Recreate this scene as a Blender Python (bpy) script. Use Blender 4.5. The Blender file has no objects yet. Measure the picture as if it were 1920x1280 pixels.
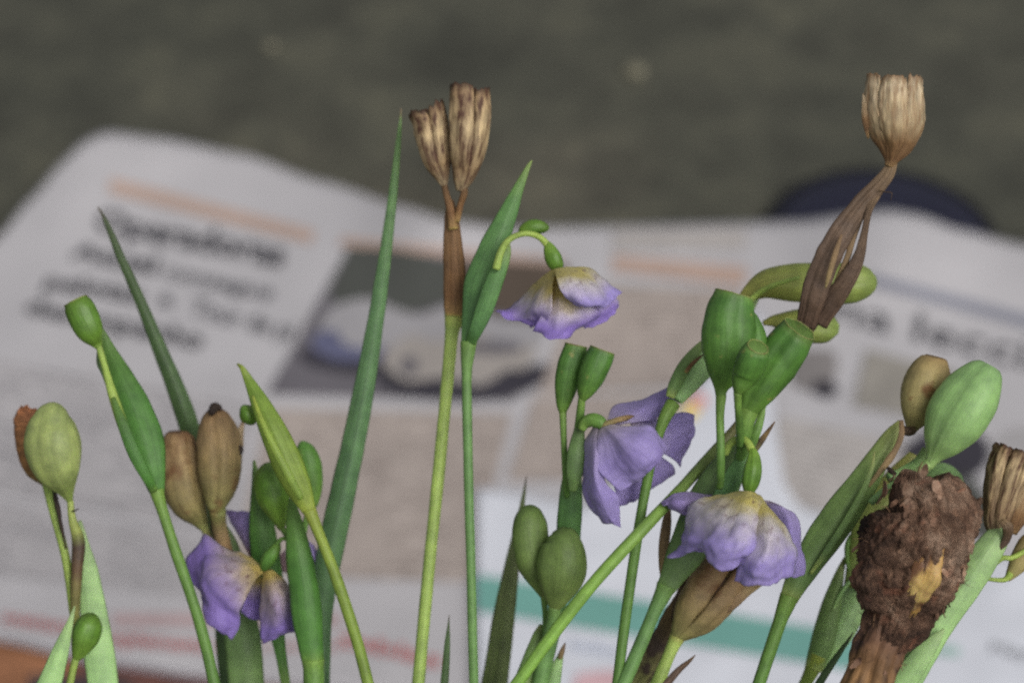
import bpy, math, random
from mathutils import Vector, noise as mn
random.seed(7)
R = math.radians

# ------------------------------------------------------------------ camera
CAM = Vector((0.0, 0.0, 0.62)); PITCH = R(42.0)
FWD = Vector((0, math.cos(PITCH), -math.sin(PITCH)))
UP = Vector((0, math.sin(PITCH), math.cos(PITCH)))
RIGHT = Vector((1, 0, 0))
LENS, SENSOR = 50.0, 22.3
FPX = 960.0 / (SENSOR * 0.5 / LENS)          # focal length in photo pixels
D0 = 0.36                                    # distance of the stalks
scene = bpy.context.scene
cd = bpy.data.cameras.new("camera"); cam = bpy.data.objects.new("camera", cd)
scene.collection.objects.link(cam)
cam.location = CAM; cam.rotation_euler = (math.pi / 2 - PITCH, 0, 0)
cd.lens = LENS; cd.sensor_width = SENSOR; cd.sensor_fit = 'HORIZONTAL'
cd.clip_start = 0.01; cd.clip_end = 200
cd.dof.use_dof = True; cd.dof.focus_distance = D0; cd.dof.aperture_fstop = 9.5
scene.camera = cam

# ------------------------------------------------------------------ light
SUN_EL, SUN_AZ = R(50), R(140)               # azimuth clockwise from +Y
world = bpy.data.worlds.new("World"); scene.world = world; world.use_nodes = True
wn = world.node_tree.nodes; wl = world.node_tree.links
sky = wn.new('ShaderNodeTexSky'); sky.sky_type = 'NISHITA'; sky.sun_disc = False
sky.sun_elevation = SUN_EL; sky.sun_rotation = SUN_AZ
sky.air_density = 1.0; sky.dust_density = 4.0; sky.ozone_density = 0.6
hs = wn.new('ShaderNodeHueSaturation'); hs.inputs['Saturation'].default_value = 0.12   # overcast: a grey sky
wl.new(sky.outputs[0], hs.inputs['Color']); wl.new(hs.outputs[0], wn['Background'].inputs[0]); wn['Background'].inputs[1].default_value = 0.108
sd = bpy.data.lights.new("sun", 'SUN'); sun = bpy.data.objects.new("sun", sd)
scene.collection.objects.link(sun)
sd.energy = 1.45; sd.angle = R(32); sd.color = (1.0, 0.95, 0.88)
sdir = Vector((math.sin(SUN_AZ) * math.cos(SUN_EL), math.cos(SUN_AZ) * math.cos(SUN_EL), math.sin(SUN_EL)))
sun.rotation_euler = sdir.to_track_quat('Z', 'Y').to_euler(); sun.location = sdir * 3
scene.view_settings.view_transform = 'Standard'; scene.view_settings.look = 'None'
scene.view_settings.gamma = 1.0; scene.view_settings.use_curve_mapping = False
scene.view_settings.exposure = 0.0
scene.cycles.max_bounces = 6
scene.cycles.use_denoising = False          # the photograph is grainy
scene.cycles.pixel_filter_type = 'BLACKMAN_HARRIS'; scene.cycles.filter_width = 2.3   # and a little soft

# ------------------------------------------------------------------ helpers
def P(x, y, d=0.0):
    """photo pixel and depth (cm behind the focal plane) to a point in the place"""
    dep = D0 + d / 100.0
    return CAM + (FWD + RIGHT * ((x - 960) / FPX) + UP * ((640 - y) / FPX)) * dep
def G(x, y, z=0.0):
    r = FWD + RIGHT * ((x - 960) / FPX) + UP * ((640 - y) / FPX)
    return CAM + r * ((z - CAM.z) / r.z)
def S(r, g, b, k=1.0):
    def f(c):
        c /= 255.0
        c = c / 12.92 if c <= 0.04045 else ((c + 0.055) / 1.055) ** 2.4
        return min(0.9, c * k)
    return (f(r), f(g), f(b), 1.0)
def cr(p, n):
    """Catmull-Rom through tuples, n samples per span"""
    out = []; m = len(p)
    q = [tuple(2 * a - b for a, b in zip(p[0], p[1]))] + list(p) + [tuple(2 * a - b for a, b in zip(p[-1], p[-2]))]
    for i in range(1, m):
        a, b, c, d = q[i - 1], q[i], q[i + 1], q[i + 2]
        for k in range(n):
            t = k / n
            out.append(tuple(0.5 * (2 * B + (C - A) * t + (2 * A - 5 * B + 4 * C - D) * t * t + (3 * B - A - 3 * C + D) * t ** 3)
                             for A, B, C, D in zip(a, b, c, d)))
    out.append(tuple(p[-1])); return out
def mesh_obj(name, verts, faces, mat, parent=None, uvs=None, smooth=True, origin=None):
    o0 = Vector((0, 0, 0))
    if parent is not None: o0 = parent['_o'] if False else ORIG[parent.name]
    elif origin is not None: o0 = origin
    me = bpy.data.meshes.new(name)
    me.from_pydata([tuple(Vector(v) - o0) for v in verts], [], faces)
    if uvs is not None:
        ul = me.uv_layers.new(name='UVMap')
        li = 0
        for fi, f in enumerate(faces):
            fu = uvs[fi]
            for k in range(len(f)):
                ul.data[li].uv = fu[k]; li += 1
    me.update()
    for p in me.polygons: p.use_smooth = smooth
    ob = bpy.data.objects.new(name, me); scene.collection.objects.link(ob)
    if mat: me.materials.append(mat)
    if parent is not None: ob.parent = parent; ORIG[ob.name] = o0
    else:
        ob.location = o0; ORIG[ob.name] = o0
    return ob
ORIG = {}
def thing(name, label, cat, base, group=None):
    e = bpy.data.objects.new(name, None); scene.collection.objects.link(e)
    e.location = base; e.empty_display_size = 0.02
    ORIG[e.name] = Vector(base)
    tag(e, label, cat, group); return e
def tag(o, label=None, cat=None, group=None, kind=None):
    if label: o['label'] = label
    if cat: o['category'] = cat
    if group: o['group'] = group
    if kind: o['kind'] = kind
    return o
def full(pts):
    out = []; d = 0.0; w = 5.0
    for p in pts:
        p = tuple(p)
        out.append(p)
    return out
def base_px(x):
    """where a stalk that leaves the frame at x meets the floor"""
    bx = (x - 960) * 0.55 + 960
    dep = CAM.z * math.sin(PITCH) + BY * math.cos(PITCH)
    d = (dep - D0) * 100
    y = 640 + FPX * (CAM.z * math.cos(PITCH) - BY * math.sin(PITCH)) / dep
    return bx, y, d
BY = -0.02
def base_world(x):
    bx, y, d = base_px(x); v = P(bx, y, d); v.z = max(v.z, 0.0); return v

def loft(name, pts, mat, parent=None, n=8, seg=20, flat=1.0, lobes=0, lamp=0.0, phase=0.0,
         groove=None, noise=0.0, nscale=250.0, dimple=0.0, ext=False, teeth=0.0, ntooth=6, hollow=False, roll=0.0, keel=0.0, rough=0.0, rim=None):
    """a stem, leaf, pod or bud swept along (x, y, d, halfwidth) in photo pixels / cm"""
    lens = 1.45 if (flat <= 0.6 and name in ('blade', 'spathe', 'bract', 'spathe_edge', 'dry_flap')) else 0
    if lobes and not groove and name == 'capsule': groove = (3, 0.075, 0.11, phase + 1.047)
    if not noise and name in ('stem', 'pedicel', 'blade', 'spathe', 'bract', 'bud', 'capsule'): noise, nscale = 0.06, 170.0
    s = cr(pts, n)
    if ext:                                        # goes on below the frame down to the floor
        a, b = s[-3], s[-1]
        bx, by, bd = base_px(b[0])
        t = [b[i] - a[i] for i in range(3)]; L = math.hypot(t[0], t[1]) or 1
        reach = 900
        c1 = (b[0] + t[0] / L * reach, b[1] + t[1] / L * reach, b[2] + 0.3)
        c2 = (bx, by - 1500, bd - 0.5)
        e = (bx, by, bd)
        N = 14
        for k in range(1, N + 1):
            u = k / N; v = 1 - u
            q = tuple(v ** 3 * b[i] + 3 * v * v * u * c1[i] + 3 * v * u * u * c2[i] + u ** 3 * e[i] for i in range(3))
            s.append(q + (b[3] * (1 + 0.25 * u),))
    C = [P(q[0], q[1], q[2]) for q in s]
    rad = [max(0.25, q[3]) * (D0 + q[2] / 100) / FPX for q in s]
    m = len(s); nmain = (len(pts) - 1) * n
    seed = random.random() * 50
    V = []; F = []; U = []
    frames = []
    for i in range(m):
        T = (C[min(i + 1, m - 1)] - C[max(i - 1, 0)]).normalized()
        Nn = (CAM - C[i]).normalized(); Nn = (Nn - T * Nn.dot(T)).normalized()
        frames.append((T, Nn, T.cross(Nn)))
    def ring(i, rs=1.0, inner=False):
        T, Nn, B = frames[i]; r = rad[i] * rs
        tt = min(1.0, i / max(1, nmain))
        for k in range(seg):
            a = 2 * math.pi * k / seg
            f = 1.0
            if lobes: f *= 1 + lamp * math.cos(lobes * (a - phase)) * math.sin(math.pi * min(1, tt * 0.9 + 0.05))
            if groove:
                cnt, gd, gw, gp = groove
                x = ((a - gp) * cnt / (2 * math.pi)); x = abs(x - round(x)) * 2 * math.pi / cnt
                f *= 1 - gd * math.exp(-(x / gw) ** 2)
            ca, sa = math.cos(a + roll), math.sin(a + roll)
            if lens: f /= (abs(ca) ** lens + abs(sa) ** lens) ** (1 / lens)
            off = B * (ca * r * f) + Nn * (sa * r * f * flat)
            if keel: off += Nn * (-keel * r * abs(math.cos(a)) ** 1.5)
            p = C[i] + off
            if noise:
                dn = off.normalized() if off.length > 1e-9 else Nn
                nv = mn.noise(Vector((p.x * nscale + seed, p.y * nscale, p.z * nscale))) + 0.5 * mn.noise(Vector((p.x * nscale * 2.3, p.y * nscale * 2.3 + seed, p.z * nscale * 2.3)))
                p = p + dn * (nv * noise * rad[i])
                if rough:
                    q = Vector((math.cos(a) * 9 + seed, math.sin(a) * 9, tt * 7))
                    fz = abs(mn.noise(q)) + 0.6 * abs(mn.noise(q * 2.3)) + 0.5 * abs(mn.noise(Vector((p.x * 1500, p.y * 1500, p.z * 1500))))
                    p = p + dn * ((fz - 0.4) * rough * rad[i])
            if teeth and tt > 0.55:
                w = ((tt - 0.55) / 0.45) ** 1.5
                h = abs(math.cos(ntooth * 0.5 * (a - phase))) - 0.5 + 0.5 * mn.noise(Vector((math.cos(a) * 3 + seed, math.sin(a) * 3, seed))) + 0.35 * mn.noise(Vector((math.cos(a) * 9 + seed, math.sin(a) * 9, seed)))
                p = p + T * (h * teeth * w * max(rad))
            V.append(p)
    for i in range(m): ring(i)
    rows = m
    if hollow:
        for i in range(m - 1, m // 3, -1):
            ring(i, 0.93); rows += 1
    tv = [i / (m - 1) for i in range(m)] + [1 - 0.3 * j / max(1, rows - m) for j in range(rows - m)]
    if ext: tv = [min(1.0, i / nmain) for i in range(m)]
    for i in range(rows - 1):
        for k in range(seg):
            k2 = (k + 1) % seg
            F.append((i * seg + k, i * seg + k2, (i + 1) * seg + k2, (i + 1) * seg + k))
            U.append(((k / seg, tv[i]), ((k + 1) / seg, tv[i]), ((k + 1) / seg, tv[i + 1]), (k / seg, tv[i + 1])))
    for end in (0, 1):
        i = 0 if end == 0 else rows - 1
        ii = 0 if end == 0 else (m - 1 if not hollow else m // 3 + 1)
        cc = C[ii] - frames[ii][0] * (0 if end == 0 else dimple * rad[ii])
        V.append(cc); ci = len(V) - 1
        for k in range(seg):
            k2 = (k + 1) % seg
            f = (i * seg + k2, i * seg + k, ci) if end == 0 else (i * seg + k, i * seg + k2, ci)
            F.append(f); U.append(((k / seg, tv[i]),) * 3)
    ob = mesh_obj(name, V, F, mat, parent, U)
    if rim:                                        # pale cut edge round the blunt end
        rv = []; rf = []; base = (m - 1) * seg; cen = C[m - 1]; rr = 1.15 * (D0 + s[-1][2] / 100) / FPX; T = frames[m - 1][0]
        for k in range(seg):
            p = V[base + k]; o_ = (p - cen).normalized(); g = rr * (1 + 0.5 * mn.noise(Vector((k * 0.9, seed, 0))))
            p = p + T * (rr * 0.9 * mn.noise(Vector((k * 0.7, 5.0, seed))))
            for b in range(6): rv.append(p + o_ * (g * math.cos(b * math.pi / 3)) + T * (g * math.sin(b * math.pi / 3)))
        for k in range(seg):
            for b in range(6):
                k2, b2 = (k + 1) % seg, (b + 1) % 6
                rf.append((k * 6 + b, k2 * 6 + b, k2 * 6 + b2, k * 6 + b2))
        mesh_obj('cut_rim', rv, rf, rim, ob, [((0.5, 0.5),) * 4 for _ in rf])
    return ob

def split_pod(pts, mat, inner, parent, count=6, phase=0.0, gap=0.0, tips=None, n=8, ragged=0.12, flare=0.0, bulge=0.08, point=0.32):
    """a dry pod: dark core inside thin papery valves, each valve a piece of its own"""
    core = loft('pod', [(a, b, c, max(1, w * (0.74 if k > 0 else 0.9))) for k, (a, b, c, w) in enumerate(pts[:-1])], inner, parent, n=n, seg=24, noise=0.1, nscale=420)
    s = cr(pts, n); m = len(s)
    C = [P(q[0], q[1], q[2]) for q in s]; rad = [max(0.3, q[3]) * (D0 + q[2] / 100) / FPX for q in s]; rm = max(rad)
    for k in range(count):
        seed = random.random() * 60; a0 = 2 * math.pi * k / count + phase
        tip = (tips[k % len(tips)] if tips else 0.0)
        V = []; F = []; U = []; nu = 14
        for i in range(m):
            T = (C[min(i + 1, m - 1)] - C[max(i - 1, 0)]).normalized()
            Nn = (CAM - C[i]).normalized(); Nn = (Nn - T * Nn.dot(T)).normalized(); B = T.cross(Nn)
            t = i / (m - 1); w = max(0.0, (t - 0.55) / 0.45)
            for j in range(nu + 1):
                u = 2 * j / nu - 1
                half = math.pi / count * (1.04 - gap * min(1, t * 1.3)) * (1 - 0.12 * w * w)
                a = a0 + u * half
                f = 1 + bulge * (math.cos(u * math.pi / 2) - 0.5) + 0.05 * math.exp(-(u / 0.13) ** 2) + flare * w * w + 0.05 * mn.noise(Vector((u * 7 + seed, t * 13, 3))) + 0.09 * mn.noise(Vector((u * 3 + seed, t * 5, 0)))
                if gap: f -= 0.16 * abs(u) ** 3 * min(1, t * 1.5)
                p = C[i] + (B * math.cos(a) + Nn * math.sin(a)) * (rad[i] * f)
                h = tip - point * abs(u) ** 2.2 + ragged * (mn.noise(Vector((u * 4 + seed, 1, 2))) + 0.8 * mn.noise(Vector((u * 11 + seed, 4, 2))))
                p = p + T * (h * rm * w * w)
                V.append(p)
        for i in range(m - 1):
            for j in range(nu):
                b = i * (nu + 1) + j
                F.append((b, b + 1, b + nu + 2, b + nu + 1))
                uu = lambda q: k * 0.37 + 0.16 * q / nu
                U.append(((uu(j), i / (m - 1)), (uu(j + 1), i / (m - 1)), (uu(j + 1), (i + 1) / (m - 1)), (uu(j), (i + 1) / (m - 1))))
        o = mesh_obj('valve', V, F, mat, core, U)
        md = o.modifiers.new('thickness', 'SOLIDIFY'); md.thickness = 0.00022; md.offset = 0
    return core

def petal(rows, mat, parent, name='petal', n=11, crumple=0.35, thick=0.00012):
    """crumpled petal through rows of (x, y, d) from its base to its rim"""
    rr = [cr(r, n) for r in rows]
    cols = len(rr[0])
    g = [cr([rr[j][i] for j in range(len(rr))], n) for i in range(cols)]
    nr = len(g[0]); seed = random.random() * 40
    W = [[P(*g[i][j]) for i in range(cols)] for j in range(nr)]
    V = []
    for j in range(nr):
        for i in range(cols):
            p = W[j][i]
            e1 = W[j][min(i + 1, cols - 1)] - W[j][max(i - 1, 0)]
            e2 = W[min(j + 1, nr - 1)][i] - W[max(j - 1, 0)][i]
            nn = e1.cross(e2)
            nn = nn.normalized() if nn.length > 1e-12 else -FWD
            t = j / (nr - 1); u = i / (cols - 1)
            c = 2.0 * mn.noise(Vector((p.x * 105 + seed, p.y * 105, p.z * 105))) + 1.2 * mn.noise(Vector((p.x * 260 + seed, p.y * 260, p.z * 260))) + 0.6 * mn.noise(Vector((p.x * 620, p.y * 620 + seed, p.z * 620)))
            for sc_, am in ((70, 1.1), (165, 0.9), (400, 0.35)):
                c += am * (0.6 - 2.2 * abs(mn.noise(Vector((p.x * sc_ + seed * 1.7, p.y * sc_ + 3, p.z * sc_ + seed)))))
            rip = math.sin(u * 17 + seed + 3 * mn.noise(p * 150)) * 0.14
            edge = (0.4 + 0.6 * max(abs(u - 0.5) * 2, t)) if True else 1
            p = p + nn * ((c + rip) * crumple * 0.001 * (0.25 + t) * edge)
            if t > 0.9 or u < 0.06 or u > 0.94:
                p = p + e2.normalized() * (0.00035 * mn.noise(Vector((p.x * 900, p.y * 900 + seed, p.z * 900)))) if e2.length > 0 else p
            V.append(p)
    F = []; U = []
    for j in range(nr - 1):
        for i in range(cols - 1):
            F.append((j * cols + i, j * cols + i + 1, (j + 1) * cols + i + 1, (j + 1) * cols + i))
            U.append(((i / (cols - 1), j / (nr - 1)), ((i + 1) / (cols - 1), j / (nr - 1)), ((i + 1) / (cols - 1), (j + 1) / (nr - 1)), (i / (cols - 1), (j + 1) / (nr - 1))))
    o = mesh_obj(name, V, F, mat, parent, U)
    m = o.modifiers.new('thickness', 'SOLIDIFY'); m.thickness = thick; m.offset = 0
    return o

# ------------------------------------------------------------------ materials
def nodes(name):
    m = bpy.data.materials.new(name); m.use_nodes = True
    return m, m.node_tree.nodes, m.node_tree.links, m.node_tree.nodes['Principled BSDF']
def ramp(nt, stops, interp='EASE'):
    r = nt.new('ShaderNodeValToRGB'); r.color_ramp.interpolation = interp
    el = r.color_ramp.elements
    while len(el) < len(stops): el.new(0.5)
    for e, (p, c) in zip(el, stops):
        e.position = p; e.color = c if len(c) == 4 else (*c, 1)
    return r
def mixc(nt, ln, fac, a, b, mode='MIX'):
    m = nt.new('ShaderNodeMix'); m.data_type = 'RGBA'; m.blend_type = mode
    for s, v in ((0, fac), (6, a), (7, b)):
        if hasattr(v, 'links') or hasattr(v, 'is_linked'): ln.new(v, m.inputs[s])
        else: m.inputs[s].default_value = v
    return m.outputs[2]
def noise_tex(nt, ln, coord, scale, detail=4, rough=0.55, vec=None):
    n = nt.new('ShaderNodeTexNoise'); n.inputs['Scale'].default_value = scale
    n.inputs['Detail'].default_value = detail; n.inputs['Roughness'].default_value = rough
    if vec is not None:
        mp = nt.new('ShaderNodeMapping'); mp.inputs['Scale'].default_value = vec
        ln.new(coord, mp.inputs[0]); coord = mp.outputs[0]
    ln.new(coord, n.inputs['Vector']); return n.outputs['Fac']
def plant(name, stops, streak=0.25, spot=None, spot_at=(0.55, 0.68), spot_scale=260, spot_uv=None, rough=0.5, sss=0.15, us=46, vs=2.5, bump=0.25, mott=0.22, tint=(1.0, 0.82, 0.73)):
    """stops: colours from v=0 to v=1 along the piece"""
    if stops[len(stops) // 2][1][1] > stops[len(stops) // 2][1][0] * 1.5:      # fresh green leans to yellow
        stops = [(p, (c[0] * tint[0], c[1] * tint[1], c[2] * tint[2], 1)) for p, c in stops]
    m, nt, ln, b = nodes(name)
    tc = nt.new('ShaderNodeTexCoord'); sep = nt.new('ShaderNodeSeparateXYZ'); ln.new(tc.outputs['UV'], sep.inputs[0])
    wob = noise_tex(nt, ln, tc.outputs['Object'], 120, 3)
    ad = nt.new('ShaderNodeMath'); ad.operation = 'MULTIPLY_ADD'; ln.new(wob, ad.inputs[0]); ad.inputs[1].default_value = 0.16
    ln.new(sep.outputs[1], ad.inputs[2])
    sb = nt.new('ShaderNodeMath'); sb.operation = 'SUBTRACT'; ln.new(ad.outputs[0], sb.inputs[0]); sb.inputs[1].default_value = 0.08
    r = ramp(nt, stops, 'LINEAR'); ln.new(sb.outputs[0], r.inputs[0]); col = r.outputs[0]
    st = noise_tex(nt, ln, tc.outputs['UV'], 1.0, 3, 0.6, (us, vs, 1))
    rs = ramp(nt, [(0.3, (1 - streak,) * 3), (0.7, (1 + streak,) * 3)], 'LINEAR'); ln.new(st, rs.inputs[0])
    col = mixc(nt, ln, 1.0, col, rs.outputs[0], 'MULTIPLY')
    mo = noise_tex(nt, ln, tc.outputs['Object'], 330, 4)
    rm = ramp(nt, [(0.3, (1 - mott, 1 - mott, 1 - mott)), (0.7, (1 + mott, 1 + mott * 0.9, 1 + mott * 0.5))], 'LINEAR'); ln.new(mo, rm.inputs[0])
    col = mixc(nt, ln, 1.0, col, rm.outputs[0], 'MULTIPLY')
    if spot:
        sp = noise_tex(nt, ln, tc.outputs['UV'], 1.0, 4, 0.6, (*spot_uv, 1)) if spot_uv else noise_tex(nt, ln, tc.outputs['Object'], spot_scale, 3)
        rp = ramp(nt, [(spot_at[0], (0, 0, 0)), (spot_at[1], (1, 1, 1))], 'LINEAR'); ln.new(sp, rp.inputs[0])
        col = mixc(nt, ln, rp.outputs[0], col, spot)
    ln.new(col, b.inputs['Base Color'])
    b.inputs['Roughness'].default_value = rough
    b.inputs['Specular IOR Level'].default_value = 0.35
    if sss:
        b.inputs['Subsurface Weight'].default_value = sss; b.inputs['Subsurface Radius'].default_value = (0.6, 1.0, 0.3); b.inputs['Subsurface Scale'].default_value = 0.0015
    bp = nt.new('ShaderNodeBump'); bp.inputs['Strength'].default_value = bump; bp.inputs['Distance'].default_value = 0.0004
    mx = nt.new('ShaderNodeMath'); mx.operation = 'ADD'; ln.new(st, mx.inputs[0]); ln.new(mo, mx.inputs[1])
    ln.new(mx.outputs[0], bp.inputs['Height']); ln.new(bp.outputs[0], b.inputs['Normal'])
    return m
def petal_mat(name, base, mid, rim, deep, spots=0.6, ya=0.26, yb=0.5):
    m, nt, ln, b = nodes(name)
    tc = nt.new('ShaderNodeTexCoord'); sep = nt.new('ShaderNodeSeparateXYZ'); ln.new(tc.outputs['UV'], sep.inputs[0])
    wob = noise_tex(nt, ln, tc.outputs['Object'], 170, 4)
    ad = nt.new('ShaderNodeMath'); ad.operation = 'MULTIPLY_ADD'; ln.new(wob, ad.inputs[0]); ad.inputs[1].default_value = 0.5; ln.new(sep.outputs[1], ad.inputs[2])
    sb = nt.new('ShaderNodeMath'); sb.operation = 'SUBTRACT'; ln.new(ad.outputs[0], sb.inputs[0]); sb.inputs[1].default_value = 0.25
    r = ramp(nt, [(0.0, base), (ya, base), (yb, mid), (min(0.95, yb + 0.3), rim), (1.0, rim)], 'LINEAR'); ln.new(sb.outputs[0], r.inputs[0]); col = r.outputs[0]
    vein = noise_tex(nt, ln, tc.outputs['UV'], 1.0, 4, 0.65, (15, 1.4, 1))
    rv = ramp(nt, [(0.48, (0, 0, 0)), (0.8, (0.42, 0.42, 0.42))], 'LINEAR'); ln.new(vein, rv.inputs[0])
    fv = nt.new('ShaderNodeMath'); fv.operation = 'MULTIPLY'; ln.new(rv.outputs[0], fv.inputs[0]); ln.new(sep.outputs[1], fv.inputs[1])
    col = mixc(nt, ln, fv.outputs[0], col, deep)
    big = noise_tex(nt, ln, tc.outputs['Object'], 240, 4)
    rb = ramp(nt, [(0.48, (0, 0, 0)), (0.74, (0.45, 0.45, 0.45))], 'LINEAR'); ln.new(big, rb.inputs[0])
    fb = nt.new('ShaderNodeMath'); fb.operation = 'MULTIPLY'; ln.new(rb.outputs[0], fb.inputs[0]); ln.new(sep.outputs[1], fb.inputs[1])
    col = mixc(nt, ln, fb.outputs[0], col, deep)
    if spots:
        sp = noise_tex(nt, ln, tc.outputs['UV'], 1.0, 3, 0.55, (11, 13, 1))
        rp = ramp(nt, [(0.57, (0, 0, 0)), (0.68, (1, 1, 1))], 'LINEAR'); ln.new(sp, rp.inputs[0])
        zone = ramp(nt, [(0.02, (0, 0, 0)), (0.12, (1, 1, 1)), (0.42, (1, 1, 1)), (0.6, (0, 0, 0))], 'LINEAR'); ln.new(sep.outputs[1], zone.inputs[0])
        fz = nt.new('ShaderNodeMath'); fz.operation = 'MULTIPLY'; ln.new(rp.outputs[0], fz.inputs[0]); ln.new(zone.outputs[0], fz.inputs[1])
        fs = nt.new('ShaderNodeMath'); fs.operation = 'MULTIPLY'; ln.new(fz.outputs[0], fs.inputs[0]); fs.inputs[1].default_value = spots
        col = mixc(nt, ln, fs.outputs[0], col, S(116, 78, 88))
    ln.new(col, b.inputs['Base Color']); b.inputs['Roughness'].default_value = 0.55
    b.inputs['Specular IOR Level'].default_value = 0.3
    b.inputs['Sheen Weight'].default_value = 0.15
    tr = nt.new('ShaderNodeBsdfTranslucent'); ln.new(col, tr.inputs[0])
    ms = nt.new('ShaderNodeMixShader'); ms.inputs[0].default_value = 0.4
    out = nt['Material Output']; ln.new(b.outputs[0], ms.inputs[1]); ln.new(tr.outputs[0], ms.inputs[2]); ln.new(ms.outputs[0], out.inputs[0])
    bp = nt.new('ShaderNodeBump'); bp.inputs['Strength'].default_value = 0.5; bp.inputs['Distance'].default_value = 0.0005
    ln.new(vein, bp.inputs['Height']); ln.new(bp.outputs[0], b.inputs['Normal'])
    return m

GREEN = plant('capsule_green', [(0, S(96, 140, 66)), (0.35, S(78, 128, 58)), (0.8, S(72, 124, 60)), (1, S(96, 138, 76))], 0.16, spot=S(128, 132, 72), spot_at=(0.64, 0.74), spot_scale=420, mott=0.3)
GREEN2 = plant('capsule_dark_green', [(0, S(116, 148, 88)), (0.4, S(100, 134, 78)), (1, S(80, 112, 60))], 0.12, rough=0.55)
GREENB = plant('bud_green', [(0, S(112, 156, 70)), (0.5, S(88, 138, 56)), (1, S(84, 124, 52))], 0.16, rough=0.38, mott=0.28)
PALE = plant('capsule_pale_green', [(0, S(140, 176, 104)), (0.5, S(136, 180, 108)), (1, S(128, 170, 106))], 0.08, rough=0.5, tint=(0.95, 0.88, 1.0))
PALEY = plant('capsule_yellow_green', [(0, S(140, 162, 84)), (0.4, S(148, 162, 102)), (0.85, S(142, 156, 98)), (1, S(106, 104, 60))], 0.1, rough=0.5, mott=0.3)
BACKG = plant('capsule_light_green', [(0, S(140, 154, 86)), (0.5, S(124, 150, 82)), (1, S(126, 160, 92))], 0.12, rough=0.5)
TANC = plant('capsule_tan', [(0, S(160, 154, 100)), (0.5, S(154, 142, 98)), (0.85, S(138, 118, 80)), (1, S(86, 66, 46))], 0.12, spot=S(120, 88, 54), rough=0.6, sss=0.05)
SPATHE = plant('spathe_green', [(0, S(92, 138, 72)), (0.4, S(72, 132, 62)), (0.85, S(82, 146, 74)), (1, S(112, 160, 84))], 0.16, tint=(0.84, 0.66, 0.55))
SPATHEB = plant('spathe_blue_green', [(0, S(126, 160, 96)), (0.3, S(86, 138, 84)), (0.8, S(82, 134, 86)), (1, S(92, 148, 84))], 0.2)
SPATHEP = plant('spathe_pale_green', [(0, S(140, 170, 110)), (0.4, S(146, 186, 118)), (1, S(150, 196, 122))], 0.1, rough=0.5, tint=(1.0, 0.92, 1.08))
SPATHEU = plant('spathe_mid_green', [(0, S(136, 154, 98)), (0.3, S(108, 146, 90)), (0.8, S(104, 148, 92)), (1, S(140, 172, 100))], 0.14, rough=0.5)
SPATHEY = plant('spathe_lime_green', [(0, S(134, 160, 76)), (0.3, S(104, 144, 60)), (0.8, S(118, 152, 64)), (1, S(144, 172, 78))], 0.16)
DKSPATHE = plant('spathe_dark_green', [(0, S(84, 116, 70)), (0.5, S(88, 126, 82)), (1, S(106, 148, 94))], 0.18)
BLADE = plant('blade_blue_green', [(0.0, S(150, 136, 124)), (0.05, S(140, 140, 110)), (0.1, S(104, 146, 98)), (0.4, S(88, 134, 96)), (1, S(66, 104, 74))], 0.28, us=30)
BLADED = plant('blade_dark_green', [(0, S(86, 84, 80)), (0.09, S(66, 68, 62)), (0.16, S(58, 78, 54)), (0.5, S(66, 98, 64)), (1, S(70, 104, 66))], 0.24, us=30)
BLADEO = plant('blade_grey_green', [(0, S(104, 96, 100)), (0.12, S(96, 104, 92)), (0.25, S(110, 134, 92)), (1, S(90, 116, 70))], 0.34, us=16)
STEM = plant('stem_green', [(0, S(110, 154, 78)), (0.5, S(96, 144, 74)), (1, S(88, 136, 70))], 0.18, us=20)
STEMB = plant('stem_blue_green', [(0, S(108, 154, 88)), (0.5, S(100, 150, 96)), (1, S(104, 156, 96))], 0.15, us=20)
STEMO = plant('stem_olive', [(0, S(156, 160, 88)), (0.2, S(160, 182, 100)), (1, S(146, 172, 92))], 0.16, us=20)
STEMY = plant('stem_lime', [(0, S(140, 168, 78)), (0.4, S(122, 158, 72)), (1, S(114, 152, 70))], 0.14, us=20)
STEMP = plant('stem_green_to_brown', [(0, S(96, 82, 64)), (0.28, S(112, 98, 70)), (0.42, S(108, 122, 70)), (0.6, S(116, 148, 72)), (1, S(124, 166, 74))], 0.18, us=20)
BROWN = plant('dry_pod_brown', [(0, S(150, 134, 106)), (0.3, S(134, 112, 84)), (0.6, S(178, 158, 124)), (0.86, S(144, 120, 92)), (1, S(62, 46, 36))], 0.4, spot=S(78, 52, 40), spot_at=(0.44, 0.62), spot_uv=(34, 3.5), rough=0.7, sss=0.03, us=26, vs=2, bump=0.7)
BROWNL = plant('dry_pod_straw', [(0, S(150, 124, 86)), (0.18, S(104, 76, 52)), (0.34, S(120, 92, 62)), (0.5, S(164, 146, 116)), (0.85, S(184, 168, 142)), (1, S(112, 90, 70))], 0.34, spot=S(128, 98, 68), spot_at=(0.44, 0.68), spot_uv=(44, 3), rough=0.7, sss=0.03, us=26, vs=2, bump=0.7)
BROWNW = plant('withered_brown', [(0, S(128, 106, 78)), (0.3, S(92, 74, 58)), (0.7, S(98, 80, 68)), (1, S(84, 66, 56))], 0.24, rough=0.55, sss=0.0, us=22, vs=1.4, bump=0.9)
BROWNO = plant('dry_pod_olive', [(0, S(136, 142, 84)), (0.25, S(128, 120, 78)), (0.6, S(144, 122, 88)), (0.93, S(124, 98, 70)), (1, S(72, 52, 40))], 0.22, spot=S(108, 78, 50), spot_at=(0.56, 0.7), spot_scale=190, rough=0.65, sss=0.05, us=24, vs=3, bump=0.6)
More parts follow.
